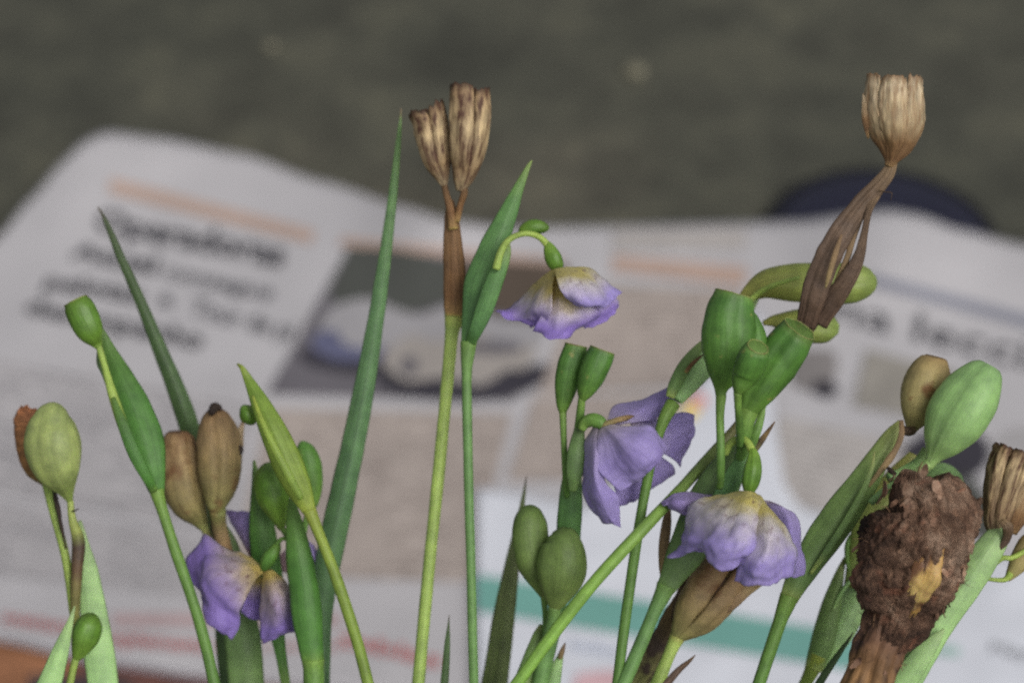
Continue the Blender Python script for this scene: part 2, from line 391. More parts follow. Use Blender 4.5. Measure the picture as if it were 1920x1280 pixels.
SHEATHB = plant('dry_sheath_brown', [(0, S(98, 74, 50)), (0.4, S(112, 84, 56)), (0.75, S(108, 78, 50)), (0.95, S(150, 120, 78)), (1, S(170, 150, 86))], 0.45, rough=0.65, sss=0.02, us=18, vs=1.2, bump=0.8)
DRYSTEM = plant('dry_stem', [(0, S(140, 110, 76)), (0.25, S(84, 66, 50)), (0.5, S(120, 100, 66)), (0.7, S(66, 54, 42)), (1, S(128, 132, 78))], 0.4, spot=S(58, 46, 38), spot_at=(0.52, 0.6), spot_scale=200, rough=0.7, sss=0, us=16, bump=0.8)
HUSK = plant('husk_rust', [(0, S(130, 120, 72)), (0.3, S(128, 94, 60)), (1, S(142, 92, 62))], 0.5, rough=0.75, sss=0, us=8, vs=14, bump=1.0)
PEDY = plant('pedicel_yellow_green', [(0, S(138, 162, 82)), (1, S(150, 172, 84))], 0.14)
PEDS = plant('pedicel_stained', [(0, S(160, 176, 94)), (0.3, S(140, 150, 84)), (0.45, S(72, 58, 48)), (0.62, S(88, 70, 52)), (0.8, S(130, 132, 76)), (1, S(132, 140, 80))], 0.25)
PINKEDGE = plant('dry_bract', [(0, S(112, 90, 68)), (0.5, S(132, 110, 82)), (1, S(146, 130, 92))], 0.3, rough=0.7, sss=0)
STAIN = plant('dark_stain', [(0, S(40, 32, 30)), (1, S(58, 46, 38))], 0.3, rough=0.8, sss=0)
PUR = petal_mat('petal_lavender', S(208, 196, 116), S(218, 212, 216), S(188, 174, 232), S(128, 100, 194), ya=0.22, yb=0.46)
PUR2 = petal_mat('petal_violet', S(206, 190, 112), S(216, 206, 220), S(172, 148, 224), S(112, 82, 182), spots=0.35, ya=0.24, yb=0.46)
PUR3 = petal_mat('petal_lilac', S(184, 172, 186), S(186, 174, 214), S(178, 164, 220), S(136, 114, 190), spots=0, ya=0.02, yb=0.2)
PUR1 = petal_mat('petal_dusky', S(206, 186, 108), S(190, 174, 186), S(160, 138, 210), S(104, 78, 166), spots=0.75, ya=0.14, yb=0.38)
PURB = petal_mat('petal_back', S(150, 124, 130), S(168, 152, 190), S(170, 154, 208), S(130, 110, 176), spots=0, ya=0.15, yb=0.35)

PODIN = plant('pod_inside', [(0, S(110, 84, 58)), (0.4, S(78, 54, 40)), (1, S(62, 42, 34))], 0.3, rough=0.8, sss=0)
RIM = plant('cut_edge', [(0, S(124, 136, 80)), (1, S(124, 130, 76))], 0.1, spot=S(110, 92, 60), spot_scale=600, sss=0.05)

# ------------------------------------------------------------------ floor
def conc():
    m, nt, ln, b = nodes('worn_concrete')
    tc = nt.new('ShaderNodeTexCoord')
    a = noise_tex(nt, ln, tc.outputs['Object'], 2.4, 5, 0.55)
    r = ramp(nt, [(0.3, S(52, 54, 46)), (0.5, S(69, 69, 59)), (0.7, S(92, 87, 75))], 'LINEAR'); ln.new(a, r.inputs[0])
    c = noise_tex(nt, ln, tc.outputs['Object'], 22, 8, 0.72)
    r2 = ramp(nt, [(0.32, (0.5, 0.5, 0.5)), (0.52, (1, 1, 1)), (0.72, (1.7, 1.64, 1.54))], 'LINEAR'); ln.new(c, r2.inputs[0])
    col = mixc(nt, ln, 1.0, r.outputs[0], r2.outputs[0], 'MULTIPLY')
    ln.new(col, b.inputs['Base Color']); b.inputs['Roughness'].default_value = 0.85
    bp = nt.new('ShaderNodeBump'); bp.inputs['Strength'].default_value = 0.5; bp.inputs['Distance'].default_value = 0.003
    ln.new(c, bp.inputs['Height']); ln.new(bp.outputs[0], b.inputs['Normal']); return m
CONC = conc()
floor = mesh_obj('floor', [(-30, -30, 0), (30, -30, 0), (30, 60, 0), (-30, 60, 0)], [(0, 1, 2, 3)], CONC, smooth=False)
tag(floor, kind='structure')

# ------------------------------------------------------------------ paper things
def flatmat(name, col, var=0.08, rough=0.8, scale=60):
    m, nt, ln, b = nodes(name)
    tc = nt.new('ShaderNodeTexCoord'); f = noise_tex(nt, ln, tc.outputs['Object'], scale, 5)
    r = ramp(nt, [(0.3, tuple(c * (1 - var) for c in col[:3])), (0.7, tuple(min(0.95, c * (1 + var)) for c in col[:3]))], 'LINEAR')
    ln.new(f, r.inputs[0]); ln.new(r.outputs[0], b.inputs['Base Color']); b.inputs['Roughness'].default_value = rough
    b.inputs['Specular IOR Level'].default_value = 0.2
    return m
def textmat(name, paper, ink, lines, words=16, strength=0.55):
    m, nt, ln, b = nodes(name)
    tc = nt.new('ShaderNodeTexCoord'); sep = nt.new('ShaderNodeSeparateXYZ'); ln.new(tc.outputs['UV'], sep.inputs[0])
    k = nt.new('ShaderNodeMath'); k.operation = 'MULTIPLY'; ln.new(sep.outputs[1], k.inputs[0]); k.inputs[1].default_value = lines
    fr = nt.new('ShaderNodeMath'); fr.operation = 'FRACT'; ln.new(k.outputs[0], fr.inputs[0])
    band = ramp(nt, [(0.2, (0, 0, 0)), (0.3, (1, 1, 1)), (0.65, (1, 1, 1)), (0.75, (0, 0, 0))], 'LINEAR'); ln.new(fr.outputs[0], band.inputs[0])
    fl = nt.new('ShaderNodeMath'); fl.operation = 'FLOOR'; ln.new(k.outputs[0], fl.inputs[0])
    cmb = nt.new('ShaderNodeCombineXYZ'); ln.new(sep.outputs[0], cmb.inputs[0]); ln.new(fl.outputs[0], cmb.inputs[1])
    w = noise_tex(nt, ln, cmb.outputs[0], 1.0, 2, 0.7, (words * 2.2, 7.3, 1))
    wr = ramp(nt, [(0.40, (0, 0, 0)), (0.46, (1, 1, 1))], 'LINEAR'); ln.new(w, wr.inputs[0])
    g = noise_tex(nt, ln, cmb.outputs[0], 1.0, 2, 0.7, (words * 14, 11.0, 1))
    gr = ramp(nt, [(0.4, (0.3, 0.3, 0.3)), (0.55, (1, 1, 1))], 'LINEAR'); ln.new(g, gr.inputs[0])
    f = nt.new('ShaderNodeMath'); f.operation = 'MULTIPLY'; ln.new(band.outputs[0], f.inputs[0]); ln.new(wr.outputs[0], f.inputs[1])
    f2 = nt.new('ShaderNodeMath'); f2.operation = 'MULTIPLY'; ln.new(f.outputs[0], f2.inputs[0]); ln.new(gr.outputs[0], f2.inputs[1])
    f3 = nt.new('ShaderNodeMath'); f3.operation = 'MULTIPLY'; ln.new(f2.outputs[0], f3.inputs[0]); f3.inputs[1].default_value = strength
    pt = noise_tex(nt, ln, tc.outputs['UV'], 4.5, 4, 0.6)
    pr = ramp(nt, [(0.35, (0.25, 0.25, 0.25)), (0.65, (1, 1, 1))], 'LINEAR'); ln.new(pt, pr.inputs[0])
    f4 = nt.new('ShaderNodeMath'); f4.operation = 'MULTIPLY'; ln.new(f3.outputs[0], f4.inputs[0]); ln.new(pr.outputs[0], f4.inputs[1])
    col = mixc(nt, ln, f4.outputs[0], paper, ink)
    ln.new(col, b.inputs['Base Color']); b.inputs['Roughness'].default_value = 0.85; b.inputs['Specular IOR Level'].default_value = 0.2
    return m
PK = 0.83
PAPER_C = S(186, 184, 188, PK)
PAPER = flatmat('newsprint', PAPER_C, 0.05, 0.9, 25)
def interp(tab, x):
    if x <= tab[0][0]: return tab[0][1]
    for (a, b), (c, d) in zip(tab, tab[1:]):
        if x <= c:
            t = (x - a) / (c - a); t2 = t * t * (3 - 2 * t); t = 0.6 * t + 0.4 * t2
            return b + (d - b) * t
    return tab[-1][1]
TOP = [(-330, 860), (-160, 640), (-60, 505), (0, 440), (60, 368), (120, 300), (160, 262), (200, 246), (300, 258), (450, 287), (600, 338), (760, 388), (840, 412), (960, 427), (1100, 424), (1300, 419), (1500, 414), (1600, 400), (1660, 392), (1720, 402), (1800, 430), (1920, 458), (2200, 520), (2500, 590)]
BOT = [(-330, 1120), (-100, 1165), (0, 1192), (180, 1235), (400, 1265), (700, 1292), (1000, 1325), (1600, 1390), (2500, 1480)]
def lift(x, y):
    """height of the sheet above the floor, metres"""
    g = lambda cx, cy, sx, sy, a: a * math.exp(-((x - cx) / sx) ** 2 - ((y - cy) / sy) ** 2)
    h = 0.0055 + 0.0032 * mn.noise(Vector((x / 330.0, y / 240.0, 3.1))) + 0.0016 * (0.5 - abs(mn.noise(Vector((x / 260.0 + 4, y / 110.0, 6.3))))) + 0.0008 * mn.noise(Vector((x / 90.0, y / 70.0, 8.1)))
    h += g(1660, 430, 190, 150, 0.019) + g(810, 415, 110, 90, 0.012) + g(180, 260, 170, 120, 0.010) + g(1300, 430, 220, 60, 0.004)
    return h
def sheet_pt(x, y, dz=0.0): return G(x, y, lift(x, y) + dz)
def grid_sheet(name, xs, top, bot, rows, mat, dz, parent=None, origin=None, thick=0.0002):
    V = []; F = []
    for x in xs:
        a, b = top(x), bot(x)
        for j in range(rows + 1): V.append(sheet_pt(x, a + (b - a) * j / rows, dz))
    for i in range(len(xs) - 1):
        for j in range(rows):
            F.append((i * (rows + 1) + j, i * (rows + 1) + j + 1, (i + 1) * (rows + 1) + j + 1, (i + 1) * (rows + 1) + j))
    o = mesh_obj(name, V, F, mat, parent, None, True, origin)
    m = o.modifiers.new('thickness', 'SOLIDIFY'); m.thickness = thick; m.offset = -1
    return o
def decal(name, q, mat, parent, dz, nx=10, ny=8):
    """flat print on the sheet: q = four photo corners TL TR BR BL"""
    V = []; F = []; U = []
    for j in range(ny + 1):
        for i in range(nx + 1):
            u, v = i / nx, j / ny
            x = (1 - v) * ((1 - u) * q[0][0] + u * q[1][0]) + v * ((1 - u) * q[3][0] + u * q[2][0])
            y = (1 - v) * ((1 - u) * q[0][1] + u * q[1][1]) + v * ((1 - u) * q[3][1] + u * q[2][1])
            V.append(sheet_pt(x, y, dz))
    for j in range(ny):
        for i in range(nx):
            a = j * (nx + 1) + i
            F.append((a + nx + 1, a + nx + 2, a + 1, a))
            U.append(((i / nx, (j + 1) / ny), ((i + 1) / nx, (j + 1) / ny), ((i + 1) / nx, j / ny), (i / nx, j / ny)))
    return mesh_obj(name, V, F, mat, parent, U)
def blob(name, pts, mat, parent, dz):
    s = cr(list(pts) + [pts[0]], 6)[:-1]
    cx = sum(p[0] for p in s) / len(s); cy = sum(p[1] for p in s) / len(s)
    V = [sheet_pt(cx, cy, dz)]; F = []; K = 4; n = len(s)
    for k in range(1, K + 1):
        for p in s: V.append(sheet_pt(cx + (p[0] - cx) * k / K, cy + (p[1] - cy) * k / K, dz))
    for i in range(n): F.append((0, 1 + (i + 1) % n, 1 + i))
    for k in range(K - 1):
        for i in range(n):
            a = 1 + k * n; b = a + n; j = (i + 1) % n
            F.append((a + i, a + j, b + j, b + i))
    return mesh_obj(name, V, F, mat, parent)
def lettering(name, text, q, mat, parent, dz=0.0011, bold=0.0):
    cu = bpy.data.curves.new('t', 'FONT'); cu.body = text; cu.resolution_u = 2; cu.offset = bold
    ob = bpy.data.objects.new('t', cu); scene.collection.objects.link(ob)
    dg = bpy.context.evaluated_depsgraph_get(); me = ob.evaluated_get(dg).to_mesh()
    vs = [v.co.copy() for v in me.vertices]; fs = [tuple(p.vertices) for p in me.polygons]
    ob.evaluated_get(dg).to_mesh_clear(); bpy.data.objects.remove(ob); bpy.data.curves.remove(cu)
    x0 = min(v.x for v in vs); x1 = max(v.x for v in vs); y0, y1 = -0.2, 0.72
    V = []
    for v in vs:
        u = (v.x - x0) / (x1 - x0); w = 1 - (v.y - y0) / (y1 - y0)
        x = (1 - w) * ((1 - u) * q[0][0] + u * q[1][0]) + w * ((1 - u) * q[3][0] + u * q[2][0])
        y = (1 - w) * ((1 - u) * q[0][1] + u * q[1][1]) + w * ((1 - u) * q[3][1] + u * q[2][1])
        V.append(sheet_pt(x, y, dz))
    return mesh_obj(name, V, fs, mat, parent, None, False)

# colour page that shows at the lower left, under the newspaper
mag_o = G(200, 1330, 0.0)
mag = thing('magazine_page', 'orange and dark red printed page under the lower left newspaper edge', 'magazine page', mag_o)
ORANGE = flatmat('print_orange', S(138, 96, 70), 0.5, 0.6, 40)
MAROON = flatmat('print_maroon', S(104, 72, 66), 0.45, 0.6, 70)
DARKP = flatmat('print_dark', S(62, 56, 58), 0.4, 0.6, 60)
def gquad(name, q, z, mat, parent, t=0.0):
    V = [G(x, y, z) for x, y in q]
    return mesh_obj(name, V, [(3, 2, 1, 0)], mat, parent, None, False)
gquad('sheet', [(-700, 1080), (900, 1180), (900, 1700), (-700, 1700)], 0.0012, flatmat('magazine_white', S(150, 128, 116), 0.1), mag)
gquad('printed_panel', [(-400, 1120), (150, 1180), (120, 1500), (-400, 1500)], 0.0018, ORANGE, mag)
gquad('printed_panel', [(150, 1180), (420, 1200), (400, 1300), (140, 1300)], 0.0018, MAROON, mag)
gquad('printed_panel', [(60, 1262), (250, 1272), (240, 1320), (40, 1310)], 0.0023, DARKP, mag)

# newspaper
xs = [-330 + 2830 * i / 150 for i in range(151)]
np_o = G(900, 900, 0.0)
news = thing('newspaper', 'wide open newspaper lying wavy on the concrete floor behind the stalks', 'newspaper', np_o)
grid_sheet('sheet', xs, lambda x: interp(TOP, x), lambda x: interp(BOT, x), 60, PAPER, 0.0, news)
grid_sheet('under_sheet', [-360 + 2800 * i / 80 for i in range(81)], lambda x: interp(TOP, x) + 14, lambda x: interp(BOT, x) + 9, 30, flatmat('newsprint_under', S(170, 166, 176, PK), 0.05), -0.0022, news)
INK = flatmat('ink_black', S(66, 66, 72), 0.1)
INKG = flatmat('ink_grey', S(86, 86, 92), 0.1)
INKR = flatmat('ink_red', S(184, 112, 112, 0.85), 0.1)
SALMON = flatmat('ink_salmon', S(184, 160, 148, 0.82), 0.08)
BLUEG = flatmat('ink_blue_grey', S(124, 126, 138), 0.06)
lettering('headline', 'Operadoras', [(188, 388), (540, 450), (528, 512), (172, 442)], INK, news, bold=0.028)
lettering('headline', 'Atual', [(142, 452), (300, 480), (290, 522), (128, 488)], INK, news, bold=0.028)
lettering('headline', 'consegue', [(318, 492), (520, 535), (506, 568), (302, 524)], INKG, news, bold=0.016)
lettering('headline', 'pelotas', [(95, 510), (275, 535), (262, 574), (78, 546)], INK, news, bold=0.028)
lettering('headline', 'a', [(303, 540), (330, 546), (322, 582), (295, 576)], INKG, news, bold=0.016)
lettering('headline', 'Tour de pi', [(368, 556), (558, 602), (545, 648), (352, 596)], INKG, news, bold=0.016)
lettering('headline', 'desempenho', [(58, 556), (390, 618), (372, 664), (42, 592)], INK, news, bold=0.024)
decal('print_rule', [(208, 334), (590, 432), (584, 456), (204, 360)], SALMON, news, 0.0006, 14, 2)
decal('print_rule', [(640, 444), (1060, 486), (1056, 502), (636, 460)], SALMON, news, 0.0006, 14, 2)
decal('print_rule', [(1150, 478), (1400, 500), (1396, 536), (1146, 508)], SALMON, news, 0.0006, 14, 2)
decal('print_rule', [(1630, 512), (2300, 690), (2296, 712), (1626, 532)], BLUEG, news, 0.0006, 20, 2)
lettering('headline', 'na leccia', [(1575, 548), (1990, 646), (1978, 722), (1560, 612)], INK, news, bold=0.0)
# car picture
PH_D = flatmat('photo_dark', S(72, 74, 71), 0.15, 0.7, 30)
PH_R = flatmat('photo_road', S(98, 95, 101), 0.1, 0.7, 30)
PH_B = flatmat('photo_brown', S(82, 72, 64), 0.2, 0.7, 30)
PH_K = flatmat('photo_black', S(54, 52, 60), 0.2, 0.7, 30)
PH_W = flatmat('photo_white', S(158, 156, 160, 0.85), 0.1, 0.7, 30)
PH_S = flatmat('photo_cream', S(156, 150, 146, 0.9), 0.1, 0.7, 30)
PH_U = flatmat('photo_blue', S(92, 94, 120), 0.2, 0.7, 30)
decal('photo_panel', [(655, 462), (1070, 500), (962, 752), (500, 738)], PH_R, news, 0.0006, 16, 12)
blob('photo_patch', [(655, 462), (760, 470), (860, 500), (880, 540), (800, 580), (720, 585), (640, 570), (620, 545)], PH_D, news, 0.0009)
blob('photo_patch', [(860, 490), (960, 490), (1065, 505), (1050, 560), (1020, 600), (930, 585), (850, 570)], PH_B, news, 0.0009)
blob('photo_patch', [(620, 575), (690, 560), (780, 590), (850, 572), (940, 598), (1005, 604), (1010, 650), (900, 640), (800, 662), (700, 648), (640, 640), (600, 620)], PH_W, news, 0.0011)
blob('photo_patch', [(585, 630), (620, 618), (700, 640), (715, 670), (640, 676), (590, 655)], PH_U, news, 0.0013)
blob('photo_patch', [(640, 600), (715, 605), (718, 645), (660, 650), (635, 628)], PH_W, news, 0.0015)
blob('photo_patch', [(570, 650), (640, 672), (720, 682), (700, 700), (600, 690), (560, 668)], PH_K, news, 0.0012)
blob('photo_patch', [(710, 690), (800, 722), (930, 722), (1020, 680), (1010, 722), (920, 750), (780, 745), (715, 720)], PH_K, news, 0.0012)
blob('photo_patch', [(728, 655), (770, 628), (820, 640), (880, 622), (950, 648), (1004, 650), (985, 690), (950, 694), (900, 722), (830, 708), (770, 716), (735, 700), (718, 676)], PH_S, news, 0.0016)
blob('photo_patch', [(755, 670), (778, 668), (782, 690), (768, 704), (752, 690)], PH_R, news, 0.0019)
blob('photo_patch', [(880, 640), (960, 640), (980, 656), (930, 664), (870, 655)], PH_R, news, 0.0019)
# columns of small print
TXT = textmat('small_print_grey', S(184, 181, 184, PK), S(60, 60, 68), 15, 6, 0.95)
TXTB = textmat('small_print_warm', S(180, 169, 163, PK), S(64, 52, 48), 19, 6, 0.95)
TXTR = textmat('small_print_right', S(187, 182, 180, PK), S(70, 64, 62), 13, 5, 0.85)
decal('text_column', [(-60, 664), (480, 762), (430, 1000), (-220, 880)], TXT, news, 0.0006, 12, 8)
decal('text_column', [(-220, 900), (420, 1015), (395, 1120), (-300, 1040)], TXT, news, 0.0006, 12, 6)
decal('text_column', [(505, 765), (960, 775), (880, 1090), (430, 1075)], TXTB, news, 0.0006, 12, 8)
decal('text_column', [(1085, 530), (1390, 545), (1320, 720), (1010, 740)], TXTB, news, 0.0006, 10, 8)
decal('text_column', [(1000, 745), (1300, 735), (1250, 900), (950, 900)], TXTB, news, 0.0006, 10, 8)
decal('text_column', [(1460, 780), (1700, 830), (1650, 1000), (1430, 960)], TXTR, news, 0.0006, 8, 8)
decal('text_column', [(1150, 432), (1400, 428), (1396, 468), (1146, 468)], TXTR, news, 0.0006, 8, 4)
decal('photo_panel', [(1625, 655), (1800, 700), (1770, 790), (1600, 760)], flatmat('photo_beige', S(138, 134, 128), 0.2), news, 0.0008)
blob('photo_patch', [(1490, 655), (1565, 660), (1560, 720), (1530, 735), (1485, 715)], flatmat('photo_haze', S(118, 114, 114), 0.1), news, 0.0008)
blob('photo_patch', [(1530, 712), (1560, 716), (1572, 736), (1548, 744), (1526, 732)], PH_K, news, 0.0012)
blob('photo_patch', [(1690, 840), (1760, 800), (1840, 815), (1850, 870), (1800, 900), (1720, 890)], PH_K, news, 0.0010)
blob('photo_patch', [(1810, 880), (1850, 930), (1880, 1000), (1840, 1010), (1800, 960)], PH_D, news, 0.0012)
blob('photo_patch', [(1855, 830), (1920, 800), (1990, 850), (1980, 940), (1880, 900)], flatmat('photo_grey', S(150, 148, 150), 0.1), news, 0.0010)
lettering('red_lettering', 'aventuras', [(10, 1140), (150, 1162), (144, 1196), (2, 1172)], INKR, news, bold=0.02)
lettering('red_lettering', 'suplemento', [(196, 1178), (400, 1196), (398, 1228), (192, 1212)], INKR, news, bold=0.02)
lettering('red_lettering', 'cada semana', [(420, 1198), (640, 1196), (640, 1222), (418, 1226)], flatmat('ink_pink', S(184, 140, 140, 0.85), 0.1), news, bold=0.01)
lettering('red_lettering', 'tablas', [(640, 1178), (830, 1222), (822, 1258), (632, 1214)], INKR, news, bold=0.02)
decal('print_rule', [(210, 1150), (640, 1150), (640, 1172), (210, 1172)], flatmat('ink_rose', S(184, 160, 162, PK), 0.1), news, 0.0006, 12, 2)

# white leaflet with a green band, lying on the newspaper
lf_o = G(1200, 1150, 0.004)
leaf_w = thing('leaflet', 'glossy white leaflet with a green band, on the newspaper at centre right', 'leaflet', lf_o)
WHITE = flatmat('leaflet_white', S(200, 203, 212, 0.98), 0.03, 0.55, 20)
LT = [(892, 912), (960, 922), (1090, 948), (1180, 880), (1290, 740), (1360, 650), (1425, 570), (1445, 700), (1465, 900), (1500, 950), (1620, 985), (1760, 1020), (2100, 1090)]
def lfb(x): return interp([(892, 1330), (2100, 1480)], x)
xs2 = [892 + 1208 * i / 90 for i in range(91)]
grid_sheet('sheet', xs2, lambda x: interp(LT, x), lfb, 40, WHITE, 0.0042, leaf_w)
TEAL = flatmat('print_teal', S(106, 154, 146), 0.06, 0.5, 20)
decal('green_band', [(893, 1076), (1610, 1188), (1605, 1256), (893, 1144)], TEAL, leaf_w, 0.0049, 30, 3)
decal('green_band', [(1735, 1203), (1800, 1212), (1798, 1230), (1733, 1222)], flatmat('print_pale_teal', S(150, 178, 172), 0.06), leaf_w, 0.0049, 4, 2)
lettering('blue_lettering', 'bailes', [(1075, 1192), (1165, 1206), (1160, 1236), (1068, 1222)], flatmat('ink_pale_blue', S(170, 178, 196, 1.1), 0.05), leaf_w, 0.0052)
lettering('grey_lettering', 'Mayo', [(1862, 1200), (1960, 1216), (1956, 1246), (1858, 1228)], flatmat('ink_pale_grey', S(140, 142, 146), 0.05), leaf_w, 0.0052)
blob('red_print', [(1080, 1262), (1160, 1256), (1240, 1275), (1220, 1330), (1080, 1320)], flatmat('ink_rose_red', S(206, 172, 178, 0.95), 0.1), leaf_w, 0.0050)
blob('pink_print', [(1298, 742), (1318, 738), (1326, 752), (1312, 764), (1296, 758)], flatmat('ink_bright_pink', S(214, 150, 146), 0.1), leaf_w, 0.0050)
blob('yellow_print', [(1282, 760), (1302, 756), (1312, 772), (1294, 786), (1278, 778)], flatmat('ink_yellow', S(226, 200, 110), 0.1), leaf_w, 0.0050)

# round dish half under the newspaper
dish_c = G(1650, 463, 0.0)
dish = thing('dish', 'dark navy blue round dish half hidden under the far newspaper edge', 'dish', dish_c)
NAVY = flatmat('navy_plastic', S(33, 34, 50), 0.1, 0.45, 30); NAVYD = flatmat('navy_rim', S(18, 19, 26), 0.1, 0.5, 30)
def lathe(name, prof, mat, parent, c, seg=64):
    V = []; F = []
    for r, z in prof:
        for k in range(seg):
            a = 2 * math.pi * k / seg; V.append(c + Vector((r * math.cos(a), r * math.sin(a), z)))
    for i in range(len(prof) - 1):
        for k in range(seg):
            k2 = (k + 1) % seg; F.append((i * seg + k, i * seg + k2, (i + 1) * seg + k2, (i + 1) * seg + k))
    return mesh_obj(name, V, F, mat, parent)
lathe('bowl', [(0.00043, 0.0075), (0.02150, 0.0076), (0.03612, 0.0074), (0.04300, 0.0060), (0.04601, 0.0035), (0.04687, 0.0022)], NAVY, dish, dish_c)
lathe('rim', [(0.04601, 0.004), (0.04816, 0.0045), (0.04988, 0.0036), (0.05031, 0.002), (0.04988, 0.0004), (0.04558, 0.0004)], NAVYD, dish, dish_c)

def pebble(x, y, r, label, cat='pebble'):
    c = G(x, y, r * 0.3); V = []; F = []; sg, rg = 14, 8
    sd_ = random.random() * 30
    for i in range(rg + 1):
        th = math.pi * i / rg
        for k in range(sg):
            a = 2 * math.pi * k / sg
            n_ = Vector((math.sin(th) * math.cos(a), math.sin(th) * math.sin(a), math.cos(th)))
            f = 1 + 0.35 * mn.noise(n_ * 1.7 + Vector((sd_, 0, 0)))
            V.append(c + Vector((n_.x * r * f, n_.y * r * f, n_.z * r * 0.35)))
    for i in range(rg):
        for k in range(sg):
            k2 = (k + 1) % sg; F.append((i * sg + k, (i + 1) * sg + k, (i + 1) * sg + k2, i * sg + k2))
    o = mesh_obj('pebble', V, F, flatmat('pebble_pale', S(112, 109, 94), 0.25, 0.9, 200), None, None, True, c)
    return tag(o, label, cat, 'pale pebbles on the concrete floor')
pebble(508, 86, 0.0034, 'small pale pebble on the concrete, at upper left above the newspaper')
pebble(1190, 132, 0.0052, 'larger pale pebble on the concrete, between the two brown pod stalks')

# ------------------------------------------------------------------ stalks, from left to right
ST = 'cut flower stalks held upright'
LV = 'narrow leaf blades among the stalks'
def stalk(name, label, cat, xend, group=ST):
    return thing(name, label, cat, base_world(xend), group)

# pale capsule with rusty husk, far left
t = stalk('flower_stalk', 'leftmost stalk, fat yellow-green capsule with a rust-brown husk at its back', 'flower stalk', 192)
c = loft('capsule', [(131, 938, 2.3, 6), (124, 918, 2.2, 17), (110, 880, 2.0, 43), (102, 840, 1.9, 53), (98, 803, 1.9, 47), (98, 778, 1.9, 33), (100, 764, 2.0, 14)], PALEY, t, n=7, seg=32, lobes=3, lamp=0.05, phase=1.2, noise=0.02, nscale=200)
loft('husk', [(88, 908, 3.0, 8), (72, 872, 2.9, 28), (60, 825, 2.9, 32), (56, 790, 2.9, 30), (60, 768, 2.9, 24)], HUSK, t, n=10, seg=30, noise=0.14, nscale=420, teeth=0.25, ntooth=9, hollow=True)
loft('pedicel', [(86, 900, 2.8, 9), (104, 970, 2.7, 9), (124, 1050, 2.6, 8), (138, 1150, 2.6, 8), (142, 1180, 2.7, 8)], PEDY, t, n=8, seg=12)
loft('pedicel', [(131, 935, 2.3, 6), (136, 975, 2.3, 8), (147, 1015, 2.4, 12), (144, 1070, 2.4, 11), (141, 1150, 2.5, 9), (146, 1200, 2.7, 9)], PEDS, t, n=8, seg=12, noise=0.08)
loft('dry_thread', [(101, 918, 2.55, 4), (108, 950, 2.5, 5), (116, 990, 2.5, 3), (124, 1028, 2.5, 1.5)], STAIN, t, n=8, seg=8, noise=0.3, nscale=900)
loft('dry_thread', [(136, 958, 2.2, 2), (142, 956, 2.1, 1.5), (148, 953, 2.1, 1)], STAIN, t, n=4, seg=6)
loft('spathe', [(150, 975, 3.0, 3), (158, 1030, 2.9, 13), (168, 1090, 2.9, 21), (180, 1180, 2.9, 27), (188, 1240, 2.9, 29), (194, 1295, 2.9, 28)], SPATHEP, t, n=8, flat=0.3, ext=True, groove=(1, 0.15, 0.2, 1.57))

t = stalk('flower_bud', 'small egg-shaped green bud on a thin stalk in the bottom left corner', 'flower bud', 128)
loft('bud', [(141, 1236, 1.9, 6), (148, 1222, 1.9, 15), (158, 1196, 1.9, 26), (167, 1170, 1.9, 25), (173, 1154, 1.9, 14), (175, 1149, 1.9, 4)], GREENB, t, n=6, seg=24, lobes=3, lamp=0.04)
loft('pedicel', [(143, 1230, 1.9, 7), (136, 1258, 1.9, 7), (128, 1296, 1.9, 7)], PEDY, t, n=6, seg=12, ext=True)
t = stalk('leaf_blade', 'short pointed green leaf in the bottom left corner beside the egg-shaped bud', 'leaf', 88, LV)
loft('blade', [(140, 1136, 1.6, 1.5), (130, 1170, 1.6, 7), (115, 1215, 1.6, 15), (100, 1260, 1.6, 21), (86, 1298, 1.6, 24)], SPATHEP, t, n=8, flat=0.28, ext=True, keel=0.2)

# cut-off bud above a long green sheath
t = stalk('flower_stalk', 'stalk with a blunt cut-off green bud above a long bright green sheath', 'flower stalk', 405)
loft('bud', [(186, 652, 1.9, 6), (180, 640, 1.9, 14), (168, 618, 1.8, 26), (156, 592, 1.8, 29), (147, 574, 1.8, 27), (142, 564, 1.8, 23)], GREENB, t, rim=RIM, n=7, seg=28, lobes=3, lamp=0.05, phase=0.6, dimple=0.3, noise=0.03)
loft('pedicel', [(185, 648, 1.9, 6), (198, 692, 1.8, 6), (212, 742, 1.7, 9), (236, 812, 1.7, 10), (262, 870, 1.8, 8)], PEDY, t, n=8, seg=12)
loft('bract', [(183, 660, 2.1, 2), (188, 680, 2.1, 7), (196, 700, 2.1, 6), (205, 730, 2.1, 4)], DKSPATHE, t, n=6, flat=0.5)
loft('spathe', [(190, 615, 2.4, 3), (205, 655, 2.4, 12), (226, 705, 2.3, 23), (250, 765, 2.2, 33), (270, 825, 2.1, 36), (284, 875, 2.0, 27), (293, 915, 2.0, 16), (296, 930, 2.0, 12)], SPATHE, t, n=8, seg=24, flat=0.42, groove=(1, 0.1, 0.18, 2.0))
loft('spathe_edge', [(212, 745, 1.6, 4), (230, 795, 1.5, 10), (252, 850, 1.5, 12), (276, 895, 1.6, 10), (290, 920, 1.8, 7)], SPATHE, t, n=8, flat=0.4)
loft('stem', [(293, 918, 2.0, 14), (304, 955, 2.0, 11), (330, 1035, 2.0, 10.5), (356, 1110, 2.0, 10.5), (382, 1195, 2.0, 11), (405, 1296, 2.0, 11)], STEM, t, n=8, seg=16, ext=True)

